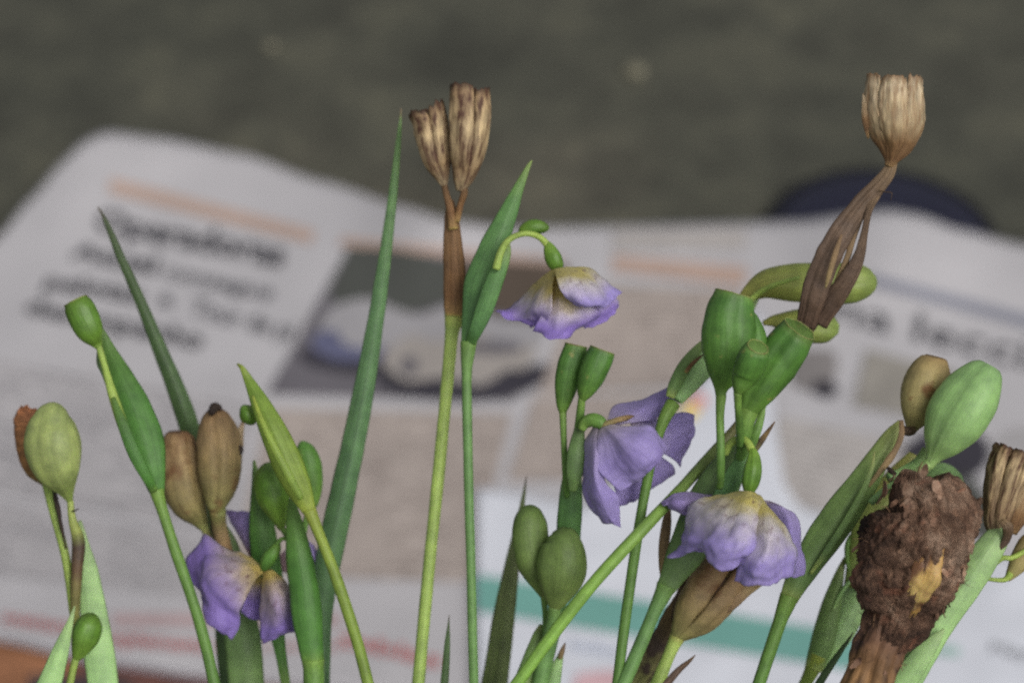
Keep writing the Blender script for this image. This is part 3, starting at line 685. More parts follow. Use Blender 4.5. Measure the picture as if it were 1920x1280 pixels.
# dark blade behind the pods
t = stalk('leaf_blade', 'dark green narrow leaf with a withered dark tip, behind the two tan pods', 'leaf', 432, LV)
loft('blade', [(183, 388, 4.0, 1.2), (192, 402, 4.0, 3), (204, 428, 4.0, 5.5), (228, 486, 4.0, 8), (262, 562, 4.1, 10.5), (300, 655, 4.2, 14), (332, 735, 4.3, 17.5), (356, 805, 4.4, 19), (385, 910, 4.6, 20), (412, 1060, 4.8, 20), (432, 1296, 5.0, 20)], BLADED, t, n=8, flat=0.3, keel=0.25, ext=True)

# two tan pods
t = stalk('flower_stalk', 'stalk with a pair of closed tan-brown pods, at lower left', 'flower stalk', 462)
loft('pod', [(384, 992, 3.7, 7), (374, 974, 3.7, 18), (352, 938, 3.6, 37), (341, 890, 3.6, 40), (336, 848, 3.6, 36), (334, 820, 3.6, 29), (334, 808, 3.6, 18)], BROWNO, t, n=7, seg=36, groove=(3, 0.16, 0.16, 0.9), noise=0.05, nscale=500, dimple=-0.1)
loft('pod', [(408, 962, 3.3, 11), (407, 942, 3.3, 22), (411, 905, 3.3, 36), (412, 855, 3.3, 42), (408, 808, 3.3, 38), (404, 780, 3.3, 26), (402, 766, 3.3, 12)], BROWNO, t, n=7, seg=36, groove=(3, 0.17, 0.15, 1.75), noise=0.05, nscale=500)
loft('dry_tip', [(396, 776, 3.0, 5), (402, 764, 3.1, 10), (412, 764, 3.2, 6)], STAIN, t, n=4, seg=8)
loft('dry_flap', [(438, 880, 3.5, 4), (446, 845, 3.5, 9), (450, 812, 3.5, 7), (456, 790, 3.5, 3)], BROWNL, t, n=6, flat=0.3)
loft('dry_flap', [(449, 852, 3.2, 4), (451, 842, 3.2, 6), (450, 834, 3.2, 3)], STAIN, t, n=4, seg=8)
loft('pedicel', [(383, 988, 3.7, 8), (398, 1020, 3.8, 7), (420, 1052, 3.8, 8)], BROWNO, t, n=6, seg=12)
loft('pedicel', [(408, 955, 3.3, 15), (412, 990, 3.5, 14), (424, 1040, 3.6, 15)], BROWNO, t, n=6, seg=12)
loft('dry_sheath', [(396, 960, 3.6, 4), (402, 990, 3.6, 7), (412, 1020, 3.6, 5)], STAIN, t, n=6, flat=0.5)
loft('spathe', [(420, 985, 3.9, 6), (430, 1025, 3.9, 18), (440, 1090, 3.9, 27), (450, 1160, 3.9, 32), (458, 1230, 3.9, 34), (462, 1296, 3.9, 34)], DKSPATHE, t, n=8, flat=0.45, ext=True, groove=(1, 0.12, 0.2, 1.2))

# green capsule stalk with the left flower
t = stalk('flower_stalk', 'stalk with two smooth green capsules and a drooping spotted purple flower, lower left', 'flower stalk', 588)
loft('capsule', [(528, 992, 2.7, 6), (524, 972, 2.7, 15), (516, 942, 2.7, 29), (509, 912, 2.7, 32), (503, 887, 2.7, 27), (500, 871, 2.7, 12), (499, 867, 2.7, 4)], GREENB, t, n=7, seg=28, lobes=3, lamp=0.05, phase=1.57)
loft('capsule', [(586, 950, 3.3, 9), (586, 915, 3.3, 19), (580, 875, 3.3, 23), (572, 845, 3.3, 19), (567, 830, 3.3, 8), (566, 826, 3.3, 2)], GREEN, t, n=7, seg=24)
loft('spathe', [(476, 862, 3.3, 2), (481, 905, 3.3, 10), (488, 960, 3.3, 20), (495, 1020, 3.3, 26), (503, 1085, 3.3, 27), (514, 1150, 3.3, 20), (521, 1195, 3.3, 13), (529, 1240, 3.3, 10), (538, 1296, 3.3, 9)], SPATHE, t, n=8, flat=0.5, ext=True)
loft('spathe', [(546, 935, 2.3, 6), (551, 975, 2.2, 15), (559, 1030, 2.1, 23), (568, 1090, 2.1, 28), (576, 1155, 2.1, 29), (583, 1210, 2.1, 24), (587, 1240, 2.1, 21)], SPATHE, t, n=8, flat=0.7, groove=(1, 0.08, 0.2, 1.0))
loft('stem', [(587, 1236, 2.1, 22), (588, 1258, 2.1, 20), (589, 1296, 2.1, 20)], STEM, t, n=6, seg=16, ext=True)
loft('pedicel', [(528, 988, 2.7, 6), (537, 1004, 2.6, 5), (548, 1030, 2.5, 6)], STEM, t, n=6, seg=12)
loft('pedicel', [(586, 940, 3.3, 8), (574, 975, 3.0, 6), (566, 1020, 2.6, 6)], STEM, t, n=6, seg=12)
f = loft('flower', [(522, 1016, 2.5, 5), (516, 1030, 2.45, 11), (506, 1044, 2.45, 14), (498, 1057, 2.5, 12), (494, 1066, 2.6, 7)], GREEN, t, n=6, seg=20)
f['label'] = 'drooping purple flower with a yellow, brown-spotted heart'
loft('pedicel', [(540, 1010, 2.4, 4), (528, 1010, 2.4, 4), (519, 1020, 2.45, 5)], STEM, f, n=6, seg=10)
petal([[(485, 1054, 2.7), (492, 1060, 2.55), (499, 1070, 2.6)], [(458, 1036, 2.8), (464, 1060, 2.2), (482, 1090, 2.4)], [(425, 1022, 2.8), (432, 1070, 2.0), (463, 1120, 2.2)], [(383, 995, 2.8), (398, 1080, 2.0), (448, 1148, 2.2)], [(362, 1030, 2.7), (382, 1110, 2.1), (450, 1166, 2.4)], [(348, 1070, 2.8), (388, 1148, 2.3), (434, 1197, 2.4)]], PUR1, f, crumple=0.6)
petal([[(496, 1070, 2.6), (502, 1069, 2.5), (510, 1068, 2.5)], [(490, 1110, 2.5), (512, 1104, 2.2), (537, 1094, 2.5)], [(487, 1150, 2.5), (520, 1145, 2.1), (553, 1130, 2.5)], [(490, 1185, 2.5), (525, 1178, 2.25), (560, 1165, 2.6)], [(494, 1203, 2.6), (525, 1193, 2.4), (560, 1183, 2.6)]], PUR1, f)
petal([[(482, 1080, 2.9), (492, 1082, 2.9), (502, 1082, 2.9)], [(464, 1110, 2.95), (480, 1114, 2.95), (497, 1116, 2.95)], [(452, 1146, 3.0), (470, 1158, 3.0), (492, 1166, 3.0)]], PUR1, f)
petal([[(472, 1050, 3.4), (478, 1050, 3.4), (486, 1050, 3.4)], [(440, 992, 3.8), (458, 998, 3.6), (478, 1002, 3.7)], [(422, 956, 4.0), (450, 956, 3.8), (480, 958, 3.9)]], PURB, f)
petal([[(524, 1040, 3.5), (524, 1055, 3.5), (524, 1070, 3.5)], [(560, 1010, 3.8), (566, 1040, 3.6), (560, 1080, 3.7)], [(586, 1020, 3.9), (602, 1055, 3.8), (590, 1092, 3.8)]], PURB, f)

# lime sheath with side bud
t = stalk('flower_stalk', 'stalk with a slim lime-green pointed sheath and one small round side bud', 'flower stalk', 692)
loft('spathe', [(445, 682, 2.0, 2), (454, 690, 1.9, 5), (466, 712, 1.9, 9), (488, 756, 1.8, 18), (512, 808, 1.7, 25), (536, 862, 1.7, 29), (558, 910, 1.7, 25), (574, 945, 1.7, 16), (584, 968, 1.7, 10)], SPATHEY, t, n=8, seg=24, flat=0.5, groove=(1, 0.12, 0.16, 2.2))
loft('spathe_edge', [(474, 742, 1.5, 2), (490, 786, 1.3, 5), (514, 838, 1.2, 7), (540, 888, 1.2, 8), (565, 935, 1.3, 6)], STEMY, t, n=8, flat=0.5)
loft('bud', [(482, 766, 2.1, 4), (477, 770, 2.1, 13), (468, 776, 2.1, 21), (460, 781, 2.1, 19), (453, 785, 2.1, 9), (451, 786, 2.1, 3)], GREENB, t, n=6, seg=20)
loft('stem', [(580, 955, 1.7, 13), (596, 995, 1.7, 10.5), (624, 1065, 1.7, 10.5), (650, 1140, 1.7, 11), (672, 1210, 1.7, 11), (694, 1296, 1.7, 11)], STEMY, t, n=8, seg=16, ext=True)

# tall blade
t = stalk('leaf_blade', 'tall narrow blue-green leaf blade, tallest leaf, left of the pair of brown pods', 'leaf', 600, LV)
loft('blade', [(752, 203, 3.0, 0.8), (751, 222, 3.0, 2), (748, 255, 3.0, 4.5), (737, 360, 3.1, 8.5), (720, 495, 3.2, 12.5), (698, 640, 3.3, 16.5), (673, 780, 3.4, 21), (648, 900, 3.5, 24), (622, 1020, 3.6, 25), (605, 1110, 3.7, 23), (600, 1190, 3.8, 21), (600, 1296, 3.9, 18)], BLADE, t, n=8, flat=0.32, keel=0.25, ext=True, groove=(1, 0.12, 0.2, 1.57))

# brown pair of pods on the olive stem
t = stalk('flower_stalk', 'tall olive stem topped by a pair of dry dark brown open pods', 'flower stalk', 783)
split_pod([(833, 348, 2.3, 5), (829, 332, 2.3, 12), (819, 298, 2.3, 26), (812, 258, 2.3, 31), (806, 225, 2.3, 31), (801, 208, 2.3, 32)], BROWN, PODIN, t, 3, phase=0.5, gap=0.04, tips=(0.3, 0.12, 0.25), point=0.2, ragged=0.22, flare=0.05)
split_pod([(862, 358, 2.2, 6), (866, 342, 2.2, 15), (872, 310, 2.2, 26), (876, 270, 2.1, 34), (879, 225, 2.1, 37), (879, 188, 2.1, 37), (879, 170, 2.1, 36)], BROWN, PODIN, t, 3, phase=0.15, gap=0.05, tips=(0.1, 0.3, 0.2), point=0.14, ragged=0.2, flare=0.0)
loft('pedicel', [(832, 342, 2.3, 6), (837, 365, 2.3, 6), (844, 392, 2.3, 8), (850, 430, 2.3, 10)], SHEATHB, t, n=8, seg=12, noise=0.1)
loft('pedicel', [(867, 345, 2.2, 8), (870, 362, 2.2, 7), (863, 385, 2.25, 6), (856, 415, 2.3, 7)], SHEATHB, t, n=8, seg=12, noise=0.1)
loft('sheath', [(846, 375, 2.4, 5), (846, 400, 2.4, 12), (848, 435, 2.4, 16), (851, 485, 2.4, 20), (853, 540, 2.4, 22), (853, 575, 2.4, 21), (852, 592, 2.4, 17)], SHEATHB, t, n=8, seg=28, flat=0.6, groove=(1, 0.25, 0.15, 1.0), noise=0.06, nscale=300)
loft('stem', [(853, 578, 2.5, 21), (850, 608, 2.5, 16), (846, 635, 2.5, 12.5), (836, 745, 2.5, 11.5), (822, 890, 2.5, 11.5), (806, 1045, 2.5, 11.5), (792, 1195, 2.5, 12), (783, 1296, 2.5, 12)], STEMO, t, n=8, seg=16, ext=True)

# short tip
t = stalk('leaf_blade', 'short thin leaf tip with a dry brown point at the bottom centre left', 'leaf', 832, LV)
loft('blade', [(842, 1152, 2.2, 0.8), (841, 1172, 2.2, 2.2), (839, 1200, 2.2, 5), (836, 1245, 2.2, 7), (832, 1296, 2.2, 8)], BLADED, t, n=8, flat=0.5, ext=True)

# hanging flower on the central stalk
t = stalk('flower_stalk', 'central stalk with a long pointed sheath and a purple flower hanging on an arched pedicel', 'flower stalk', 888)
loft('spathe', [(997, 301, 1.8, 1.5), (988, 318, 1.8, 5), (970, 358, 1.8, 11), (946, 415, 1.8, 20), (922, 475, 1.8, 29), (904, 530, 1.8, 33), (890, 588, 1.8, 25), (881, 630, 1.8, 16), (879, 648, 1.8, 14)], SPATHEB, t, n=8, seg=24, flat=0.5, groove=(1, 0.08, 0.16, 1.2))
loft('bract', [(953, 452, 1.4, 4), (946, 478, 1.35, 12), (928, 525, 1.35, 17), (908, 580, 1.4, 17), (892, 620, 1.5, 13), (882, 642, 1.7, 10)], SPATHEB, t, n=8, flat=0.4)
loft('stem', [(879, 640, 1.8, 16), (877, 665, 1.8, 13), (875, 700, 1.8, 10), (876, 780, 1.8, 9), (879, 920, 1.8, 9), (883, 1060, 1.8, 9), (886, 1190, 1.8, 9), (889, 1296, 1.8, 9)], STEMB, t, n=8, seg=16, ext=True)
loft('bud', [(974, 438, 2.0, 4), (982, 432, 2.0, 11), (996, 427, 2.0, 15), (1010, 426, 2.0, 14), (1023, 428, 2.0, 9), (1029, 430, 2.0, 3)], GREENB, t, n=6, seg=20)
f = loft('flower', [(1026, 455, 1.5, 6), (1031, 467, 1.5, 12), (1038, 483, 1.5, 16), (1044, 498, 1.5, 14), (1047, 507, 1.5, 9)], GREENB, t, n=6, seg=24, lobes=3, lamp=0.06)
f['label'] = 'hanging violet flower with a yellow base'
loft('pedicel', [(930, 505, 1.2, 8), (938, 475, 1.2, 7), (950, 454, 1.3, 6), (968, 442, 1.4, 5.5), (990, 438, 1.5, 5.5), (1012, 445, 1.5, 6), (1027, 460, 1.5, 7)], PEDY, f, n=8, seg=14)
petal([[(1034, 507, 1.5), (1040, 506, 1.4), (1046, 506, 1.3)], [(1003, 533, 1.8), (1018, 537, 1.2), (1037, 538, 0.9)], [(972, 561, 1.9), (998, 572, 1.0), (1032, 576, 0.7)], [(945, 580, 1.8), (980, 597, 1.2), (1026, 604, 0.9)], [(929, 587, 1.6), (958, 602, 1.4), (1020, 620, 1.1)]], PUR2, f, crumple=0.55)
petal([[(1042, 507, 1.4), (1050, 506, 1.4), (1060, 507, 1.4)], [(1030, 545, 1.0), (1056, 548, 0.9), (1085, 545, 1.0)], [(1018, 585, 0.95), (1058, 590, 0.8), (1112, 575, 1.0)], [(1004, 610, 1.0), (1058, 615, 0.9), (1128, 592, 1.1)], [(1000, 617, 1.1), (1050, 630, 1.0), (1112, 616, 1.2)]], PUR2, f, crumple=0.6)
petal([[(1040, 505, 1.2), (1054, 502, 1.2), (1072, 501, 1.6)], [(1044, 525, 0.7), (1078, 514, 0.8), (1108, 502, 1.6)], [(1052, 545, 0.5), (1096, 540, 0.6), (1138, 521, 1.5)], [(1064, 560, 0.6), (1112, 566, 0.6), (1156, 540, 1.4)], [(1078, 566, 0.8), (1128, 578, 0.8), (1165, 550, 1.4)]], PUR, f, crumple=0.45)
petal([[(1080, 540, 1.3), (1100, 540, 1.3), (1120, 530, 1.5)], [(1090, 580, 1.2), (1120, 575, 1.2), (1150, 560, 1.5)], [(1095, 615, 1.3), (1130, 602, 1.3), (1158, 572, 1.6)]], PUR2, f, crumple=0.5)
petal([[(1038, 507, 1.9), (1048, 505, 2.0), (1060, 504, 2.0)], [(1010, 540, 2.2), (1050, 540, 2.5), (1100, 530, 2.2)], [(990, 580, 2.1), (1050, 590, 2.5), (1130, 570, 2.1)], [(1000, 600, 1.9), (1050, 612, 2.1), (1120, 596, 1.9)]], PUR2, f, crumple=0.5)

# grey-green blade
t = stalk('leaf_blade', 'grey-green leaf with a thin dry tip, left of the dark pair of capsules', 'leaf', 925, LV)
loft('blade', [(987, 892, 4.4, 1), (984, 915, 4.4, 2.5), (977, 960, 4.4, 6), (965, 1030, 4.4, 12), (952, 1110, 4.4, 18), (940, 1190, 4.4, 22), (925, 1296, 4.4, 25)], BLADEO, t, n=8, flat=0.35, ext=True, groove=(1, 0.3, 0.2, 1.2))

# twin blunt capsules and the left-of-centre lilac flower
t = stalk('flower_stalk', 'stalk with two slim blunt green capsules and a large crumpled lilac flower', 'flower stalk', 1012)
loft('capsule', [(1055, 775, 1.3, 6), (1056, 758, 1.3, 13), (1062, 722, 1.3, 22), (1070, 685, 1.3, 25), (1077, 660, 1.3, 23), (1080, 647, 1.3, 21)], GREEN, t, rim=RIM, n=7, seg=32, lobes=3, lamp=0.06, phase=0.5, dimple=0.35, noise=0.03)
loft('capsule', [(1091, 752, 0.9, 5), (1096, 737, 0.9, 15), (1106, 712, 0.9, 24), (1117, 685, 0.9, 27), (1126, 664, 0.9, 26), (1129, 656, 0.9, 24)], GREEN, t, rim=RIM, n=7, seg=32, groove=(3, 0.14, 0.16, 1.3), dimple=0.35, noise=0.03)
loft('pedicel', [(1055, 768, 1.3, 7), (1057, 820, 1.3, 6), (1060, 890, 1.4, 6), (1063, 930, 1.6, 6)], STEM, t, n=8, seg=12)
loft('pedicel', [(1091, 746, 0.9, 7), (1088, 775, 1.0, 8), (1084, 810, 1.2, 9)], STEM, t, n=8, seg=12)
loft('bract', [(1089, 772, 1.2, 3), (1086, 805, 1.1, 10), (1081, 850, 1.0, 17), (1077, 890, 1.0, 15), (1074, 920, 1.1, 7)], DKSPATHE, t, n=8, flat=0.5)
loft('spathe', [(1082, 815, 1.9, 5), (1075, 870, 1.9, 14), (1070, 925, 1.9, 21), (1067, 985, 2.0, 24), (1063, 1050, 2.2, 21), (1054, 1100, 2.4, 16), (1038, 1180, 2.6, 13), (1012, 1296, 2.8, 12)], SPATHEB, t, n=8, flat=0.6, ext=True, groove=(1, 0.12, 0.18, 1.0))
f = loft('flower', [(1090, 806, 0.9, 7), (1097, 793, 0.9, 11), (1110, 787, 0.85, 13), (1124, 791, 0.8, 13), (1132, 800, 0.75, 9)], STEM, t, n=6, seg=20)
f['label'] = 'large crumpled pale lilac flower'
loft('receptacle', [(1126, 812, 0.75, 5), (1136, 798, 0.72, 7), (1152, 789, 0.75, 6), (1172, 783, 0.85, 5), (1188, 780, 0.95, 2)], BROWNO, f, n=7, seg=16, noise=0.3, nscale=500)
petal([[(1112, 800, 0.9), (1120, 802, 0.8), (1126, 806, 0.8)], [(1097, 830, 1.0), (1115, 845, 0.55), (1130, 850, 0.6)], [(1092, 880, 1.1), (1112, 895, 0.5), (1135, 900, 0.55)], [(1094, 925, 1.0), (1125, 935, 0.5), (1158, 930, 0.6)], [(1105, 955, 1.0), (1135, 963, 0.6), (1160, 955, 0.7)], [(1130, 977, 0.9), (1148, 985, 0.7), (1165, 990, 0.7)]], PUR3, f)
petal([[(1122, 806, 0.75), (1128, 802, 0.68), (1134, 799, 0.65), (1142, 796, 0.65)], [(1120, 840, 0.55), (1142, 828, 0.45), (1160, 815, 0.30), (1186, 796, 0.55)], [(1121, 878, 0.5), (1152, 862, 0.4), (1186, 838, 0.12), (1224, 800, 0.5)], [(1140, 902, 0.45), (1176, 888, 0.4), (1212, 862, 0.15), (1250, 826, 0.5)], [(1160, 921, 0.5), (1194, 905, 0.45), (1226, 876, 0.3), (1263, 838, 0.55)]], PUR3, f, crumple=0.5)
petal([[(1140, 850, 1.4), (1170, 840, 1.4), (1200, 820, 1.5)], [(1148, 900, 1.3), (1190, 880, 1.4), (1235, 850, 1.6)], [(1158, 932, 1.3), (1205, 915, 1.5), (1262, 872, 1.7)], [(1163, 950, 1.35), (1197, 932, 1.55), (1266, 888, 1.8)]], PUR3, f)
petal([[(1180, 790, 1.4), (1185, 803, 1.4), (1190, 822, 1.4)], [(1235, 784, 1.6), (1240, 812, 1.4), (1236, 845, 1.45)], [(1275, 772, 1.7), (1281, 812, 1.5), (1266, 864, 1.6)], [(1300, 778, 1.8), (1302, 812, 1.7), (1276, 876, 1.7)]], PUR3, f)
petal([[(1138, 790, 1.1), (1148, 793, 1.1), (1158, 797, 1.1)], [(1150, 763, 1.6), (1180, 775, 1.3), (1202, 790, 1.3)], [(1190, 752, 1.7), (1214, 762, 1.4), (1226, 787, 1.4)], [(1235, 738, 1.7), (1246, 750, 1.5), (1247, 768, 1.5)], [(1262, 728, 1.7), (1267, 733, 1.6), (1262, 746, 1.6)]], PUR3, f, crumple=0.25)

# dark twin capsules low in the centre
t = stalk('flower_stalk', 'short stalk with two dull dark green capsules pressed together, low in the centre', 'flower stalk', 985)
loft('capsule', [(1021, 1122, 1.9, 5), (1014, 1098, 1.9, 16), (1000, 1055, 1.9, 33), (993, 1010, 1.9, 35), (993, 975, 1.9, 31), (996, 953, 1.9, 18), (997, 946, 1.9, 5)], GREEN2, t, n=7, seg=28, lobes=3, lamp=0.04, noise=0.02)
loft('capsule', [(1039, 1142, 1.5, 9), (1044, 1120, 1.5, 26), (1052, 1080, 1.5, 46), (1055, 1042, 1.5, 47), (1052, 1012, 1.5, 36), (1046, 998, 1.5, 22), (1043, 993, 1.5, 8)], GREEN2, t, n=7, seg=32, groove=(3, 0.08, 0.25, 2.0), noise=0.03)
loft('pedicel', [(1020, 1115, 1.9, 7), (1022, 1150, 1.9, 5), (1023, 1195, 2.0, 7)], STEM, t, n=6, seg=12)
loft('stem', [(1040, 1136, 1.5, 12), (1037, 1165, 1.6, 13), (1026, 1220, 1.8, 15), (1010, 1296, 1.9, 16)], STEMB, t, n=8, seg=16, ext=True)
loft('spathe', [(1014, 1170, 2.1, 3), (1009, 1192, 2.0, 11), (996, 1240, 2.0, 18), (978, 1298, 2.0, 22)], SPATHEU, t, n=8, flat=0.5, ext=True)
loft('bract', [(1057, 1208, 2.2, 1), (1051, 1228, 2.2, 6), (1043, 1255, 2.2, 11), (1034, 1298, 2.2, 14)], SPATHEP, t, n=8, flat=0.5, ext=True)
loft('dry_tip', [(1060, 1204, 2.1, 1), (1054, 1220, 2.05, 5), (1050, 1234, 2.1, 4)], PINKEDGE, t, n=6, flat=0.5)

# thin stem with pale capsules behind
t = stalk('flower_stalk', 'thin stalk bending right to two light green capsules behind the green trio', 'flower stalk', 1155)
loft('stem', [(1262, 756, 1.1, 14), (1248, 780, 1.0, 12), (1236, 810, 0.98, 10), (1222, 860, 0.98, 9.5), (1206, 940, 0.98, 9.5), (1190, 1040, 0.95, 10), (1174, 1150, 0.95, 10), (1155, 1296, 0.95, 10)], STEM, t, n=8, seg=16, ext=True)
loft('spathe', [(1420, 560, 2.5, 4), (1395, 595, 2.3, 11), (1358, 640, 2.0, 18), (1320, 685, 1.6, 23), (1290, 720, 1.3, 20), (1268, 748, 1.1, 14)], SPATHEP, t, n=8, flat=0.5)
loft('bract', [(1330, 632, 1.5, 2), (1312, 650, 1.4, 8), (1285, 686, 1.2, 13), (1266, 720, 1.05, 12), (1256, 745, 1.0, 8)], SPATHEU, t, n=8, flat=0.5)
loft('dry_edge', [(1318, 665, 1.2, 1.5), (1300, 680, 1.05, 4), (1285, 698, 1.0, 3)], SHEATHB, t, n=6, flat=0.5)
loft('capsule', [(1386, 562, 2.5, 5), (1408, 548, 2.5, 17), (1442, 532, 2.5, 29), (1495, 530, 2.5, 37), (1555, 532, 2.5, 39), (1605, 530, 2.5, 37), (1632, 527, 2.5, 24), (1643, 525, 2.5, 8)], BACKG, t, n=7, seg=32, groove=(3, 0.16, 0.2, 1.75), noise=0.03)
loft('capsule', [(1430, 606, 2.9, 4), (1452, 602, 2.9, 12), (1485, 606, 2.9, 25), (1525, 612, 2.9, 32), (1555, 615, 2.9, 27), (1572, 617, 2.9, 10)], BACKG, t, n=7, seg=28, groove=(3, 0.12, 0.2, 1.5))
loft('pedicel', [(1500, 520, 1.8, 3), (1450, 535, 1.9, 5), (1410, 560, 2.1, 6), (1370, 610, 2.0, 7)], PEDY, t, n=8, seg=12)

# trio of capsules with the right-hand flower
t = stalk('flower_stalk', 'stalk with three plump blunt green capsules and a nodding purple flower below them', 'flower stalk', 1165)
loft('capsule', [(1352, 748, -0.1, 9), (1352, 730, -0.1, 13), (1357, 705, -0.1, 30), (1363, 665, -0.1, 47), (1366, 625, -0.1, 51), (1368, 588, -0.1, 46), (1374, 562, -0.1, 40), (1377, 551, -0.1, 36)], GREEN, t, rim=RIM, n=8, seg=40, lobes=3, lamp=0.05, phase=0.4, dimple=0.35, noise=0.035, nscale=330)
loft('capsule_lobe', [(1400, 700, 0.1, 6), (1412, 670, 0.0, 20), (1416, 635, 0.0, 22), (1412, 600, 0.0, 12), (1408, 585, 0.0, 5)], GREEN, t, n=7, seg=24)
loft('capsule', [(1383, 738, -0.9, 7), (1387, 726, -0.9, 16), (1397, 703, -0.9, 27), (1408, 677, -1.02, 30), (1417, 658, -1.12, 26), (1421, 650, -1.17, 20)], GREEN, t, rim=RIM, n=7, seg=32, lobes=3, lamp=0.04, dimple=0.25, noise=0.03)
loft('capsule', [(1399, 785, 0.1, 14), (1406, 762, 0.1, 23), (1424, 728, 0.1, 36), (1448, 690, 0.1, 43), (1473, 654, 0.06, 42), (1491, 629, 0.0, 37), (1500, 616, -0.05, 33)], GREEN, t, rim=RIM, n=8, seg=40, groove=(3, 0.13, 0.22, 1.85), dimple=0.35, noise=0.035, nscale=330)
loft('pedicel', [(1352, 742, -0.1, 10), (1350, 775, -0.2, 8), (1351, 835, -0.3, 8), (1351, 880, -0.2, 8), (1349, 912, 0.1, 8)], STEM, t, n=8, seg=14)
loft('pedicel', [(1383, 734, -0.9, 8), (1384, 765, -0.7, 7), (1387, 800, -0.3, 8), (1388, 835, 0.1, 8)], STEM, t, n=8, seg=14)
loft('pedicel', [(1404, 768, 0.1, 20), (1398, 795, 0.1, 15), (1394, 825, 0.2, 13), (1388, 860, 0.4, 12)], STEM, t, n=8, seg=14)
loft('bract', [(1434, 752, 0.4, 3), (1426, 785, 0.4, 7), (1416, 815, 0.4, 9), (1404, 845, 0.5, 9)], STEM, t, n=6, flat=0.5)
loft('bract', [(1453, 790, 0.5, 1), (1443, 804, 0.5, 3.5), (1428, 825, 0.5, 6), (1412, 846, 0.5, 7)], DRYSTEM, t, n=6, flat=0.5)
loft('spathe', [(1408, 810, 0.9, 5), (1392, 838, 0.9, 18), (1368, 875, 0.9, 32), (1342, 922, 0.9, 41), (1314, 980, 0.9, 42), (1286, 1035, 0.9, 35), (1262, 1078, 0.9, 24), (1247, 1104, 0.9, 18)], DKSPATHE, t, n=8, seg=28, flat=0.45, groove=(1, 0.08, 0.15, 2.0))
loft('bract', [(1405, 828, 0.4, 3), (1396, 852, 0.35, 11), (1380, 885, 0.35, 17), (1360, 920, 0.4, 18), (1338, 955, 0.5, 14)], SPATHEB, t, n=8, flat=0.4)
loft('stem', [(1250, 1097, 0.9, 19), (1242, 1115, 0.9, 16), (1226, 1148, 0.9, 13), (1202, 1205, 0.9, 13), (1163, 1296, 0.9, 14)], STEMB, t, n=8, seg=16, ext=True)
f = loft('flower', [(1411, 842, -0.1, 7), (1413, 858, -0.15, 13), (1411, 882, -0.2, 18), (1407, 905, -0.2, 17), (1404, 920, -0.2, 11), (1402, 926, -0.2, 6)], GREENB, t, n=7, seg=32, groove=(6, 0.12, 0.14, 1.2))
f['label'] = 'nodding purple flower with a yellow spotted crown'
loft('pedicel', [(1360, 850, 0.3, 7), (1368, 832, 0.2, 7), (1384, 823, 0.1, 7), (1400, 827, 0.0, 7), (1411, 846, -0.1, 8)], PEDY, f, n=8, seg=14)
petal([[(1388, 919, -0.1), (1396, 919, -0.3), (1406, 920, -0.35), (1416, 921, -0.2)], [(1342, 931, 0.1), (1372, 936, -0.5), (1405, 938, -0.7), (1434, 940, -0.4)], [(1302, 952, 0.2), (1345, 974, -0.8), (1396, 985, -1.1), (1446, 980, -0.7)], [(1270, 995, 0.2), (1322, 1012, -0.9), (1382, 1028, -1.25), (1436, 1012, -0.9)], [(1254, 1046, 0.3), (1305, 1034, -0.5), (1360, 1058, -0.95), (1415, 1046, -0.8)]], PUR, f, crumple=0.75)
petal([[(1408, 926, -0.2), (1418, 926, -0.25), (1428, 928, -0.1)], [(1416, 965, -0.6), (1440, 965, -0.75), (1462, 965, -0.4)], [(1404, 1010, -0.8), (1445, 1012, -1.15), (1490, 1005, -0.4)], [(1384, 1052, -0.9), (1435, 1056, -1.3), (1502, 1042, -0.5)], [(1376, 1089, -0.7), (1425, 1100, -1.0), (1490, 1076, -0.5)]], PUR, f, crumple=0.55)
petal([[(1430, 938, 0.2), (1440, 938, 0.2), (1448, 942, 0.2)], [(1446, 960, 0.3), (1468, 952, 0.2), (1490, 960, 0.3)], [(1455, 1000, 0.2), (1482, 990, 0.0), (1504, 1000, 0.2)], [(1465, 1045, 0.2), (1488, 1045, 0.0), (1507, 1044, 0.2)], [(1470, 1076, 0.2), (1486, 1082, 0.1), (1500, 1074, 0.2)]], PUR3, f)
petal([[(1396, 921, 0.3), (1394, 926, 0.2), (1392, 931, 0.2)], [(1338, 925, 0.6), (1338, 935, 0.4), (1340, 948, 0.4)], [(1296, 919, 0.6), (1298, 938, 0.3), (1302, 964, 0.4)], [(1262, 922, 0.5), (1268, 940, 0.2), (1280, 968, 0.4)], [(1238, 940, 0.5), (1242, 944, 0.35), (1250, 952, 0.4)]], PURB, f, crumple=0.25)
petal([[(1400, 925, 0.3), (1406, 925, 0.3), (1414, 925, 0.3)], [(1350, 960, 0.5), (1400, 960, 0.6), (1440, 960, 0.5)], [(1300, 1005, 0.5), (1390, 1010, 0.6), (1460, 1010, 0.5)], [(1290, 1030, 0.45), (1380, 1045, 0.5), (1470, 1050, 0.4)]], PUR3, f)

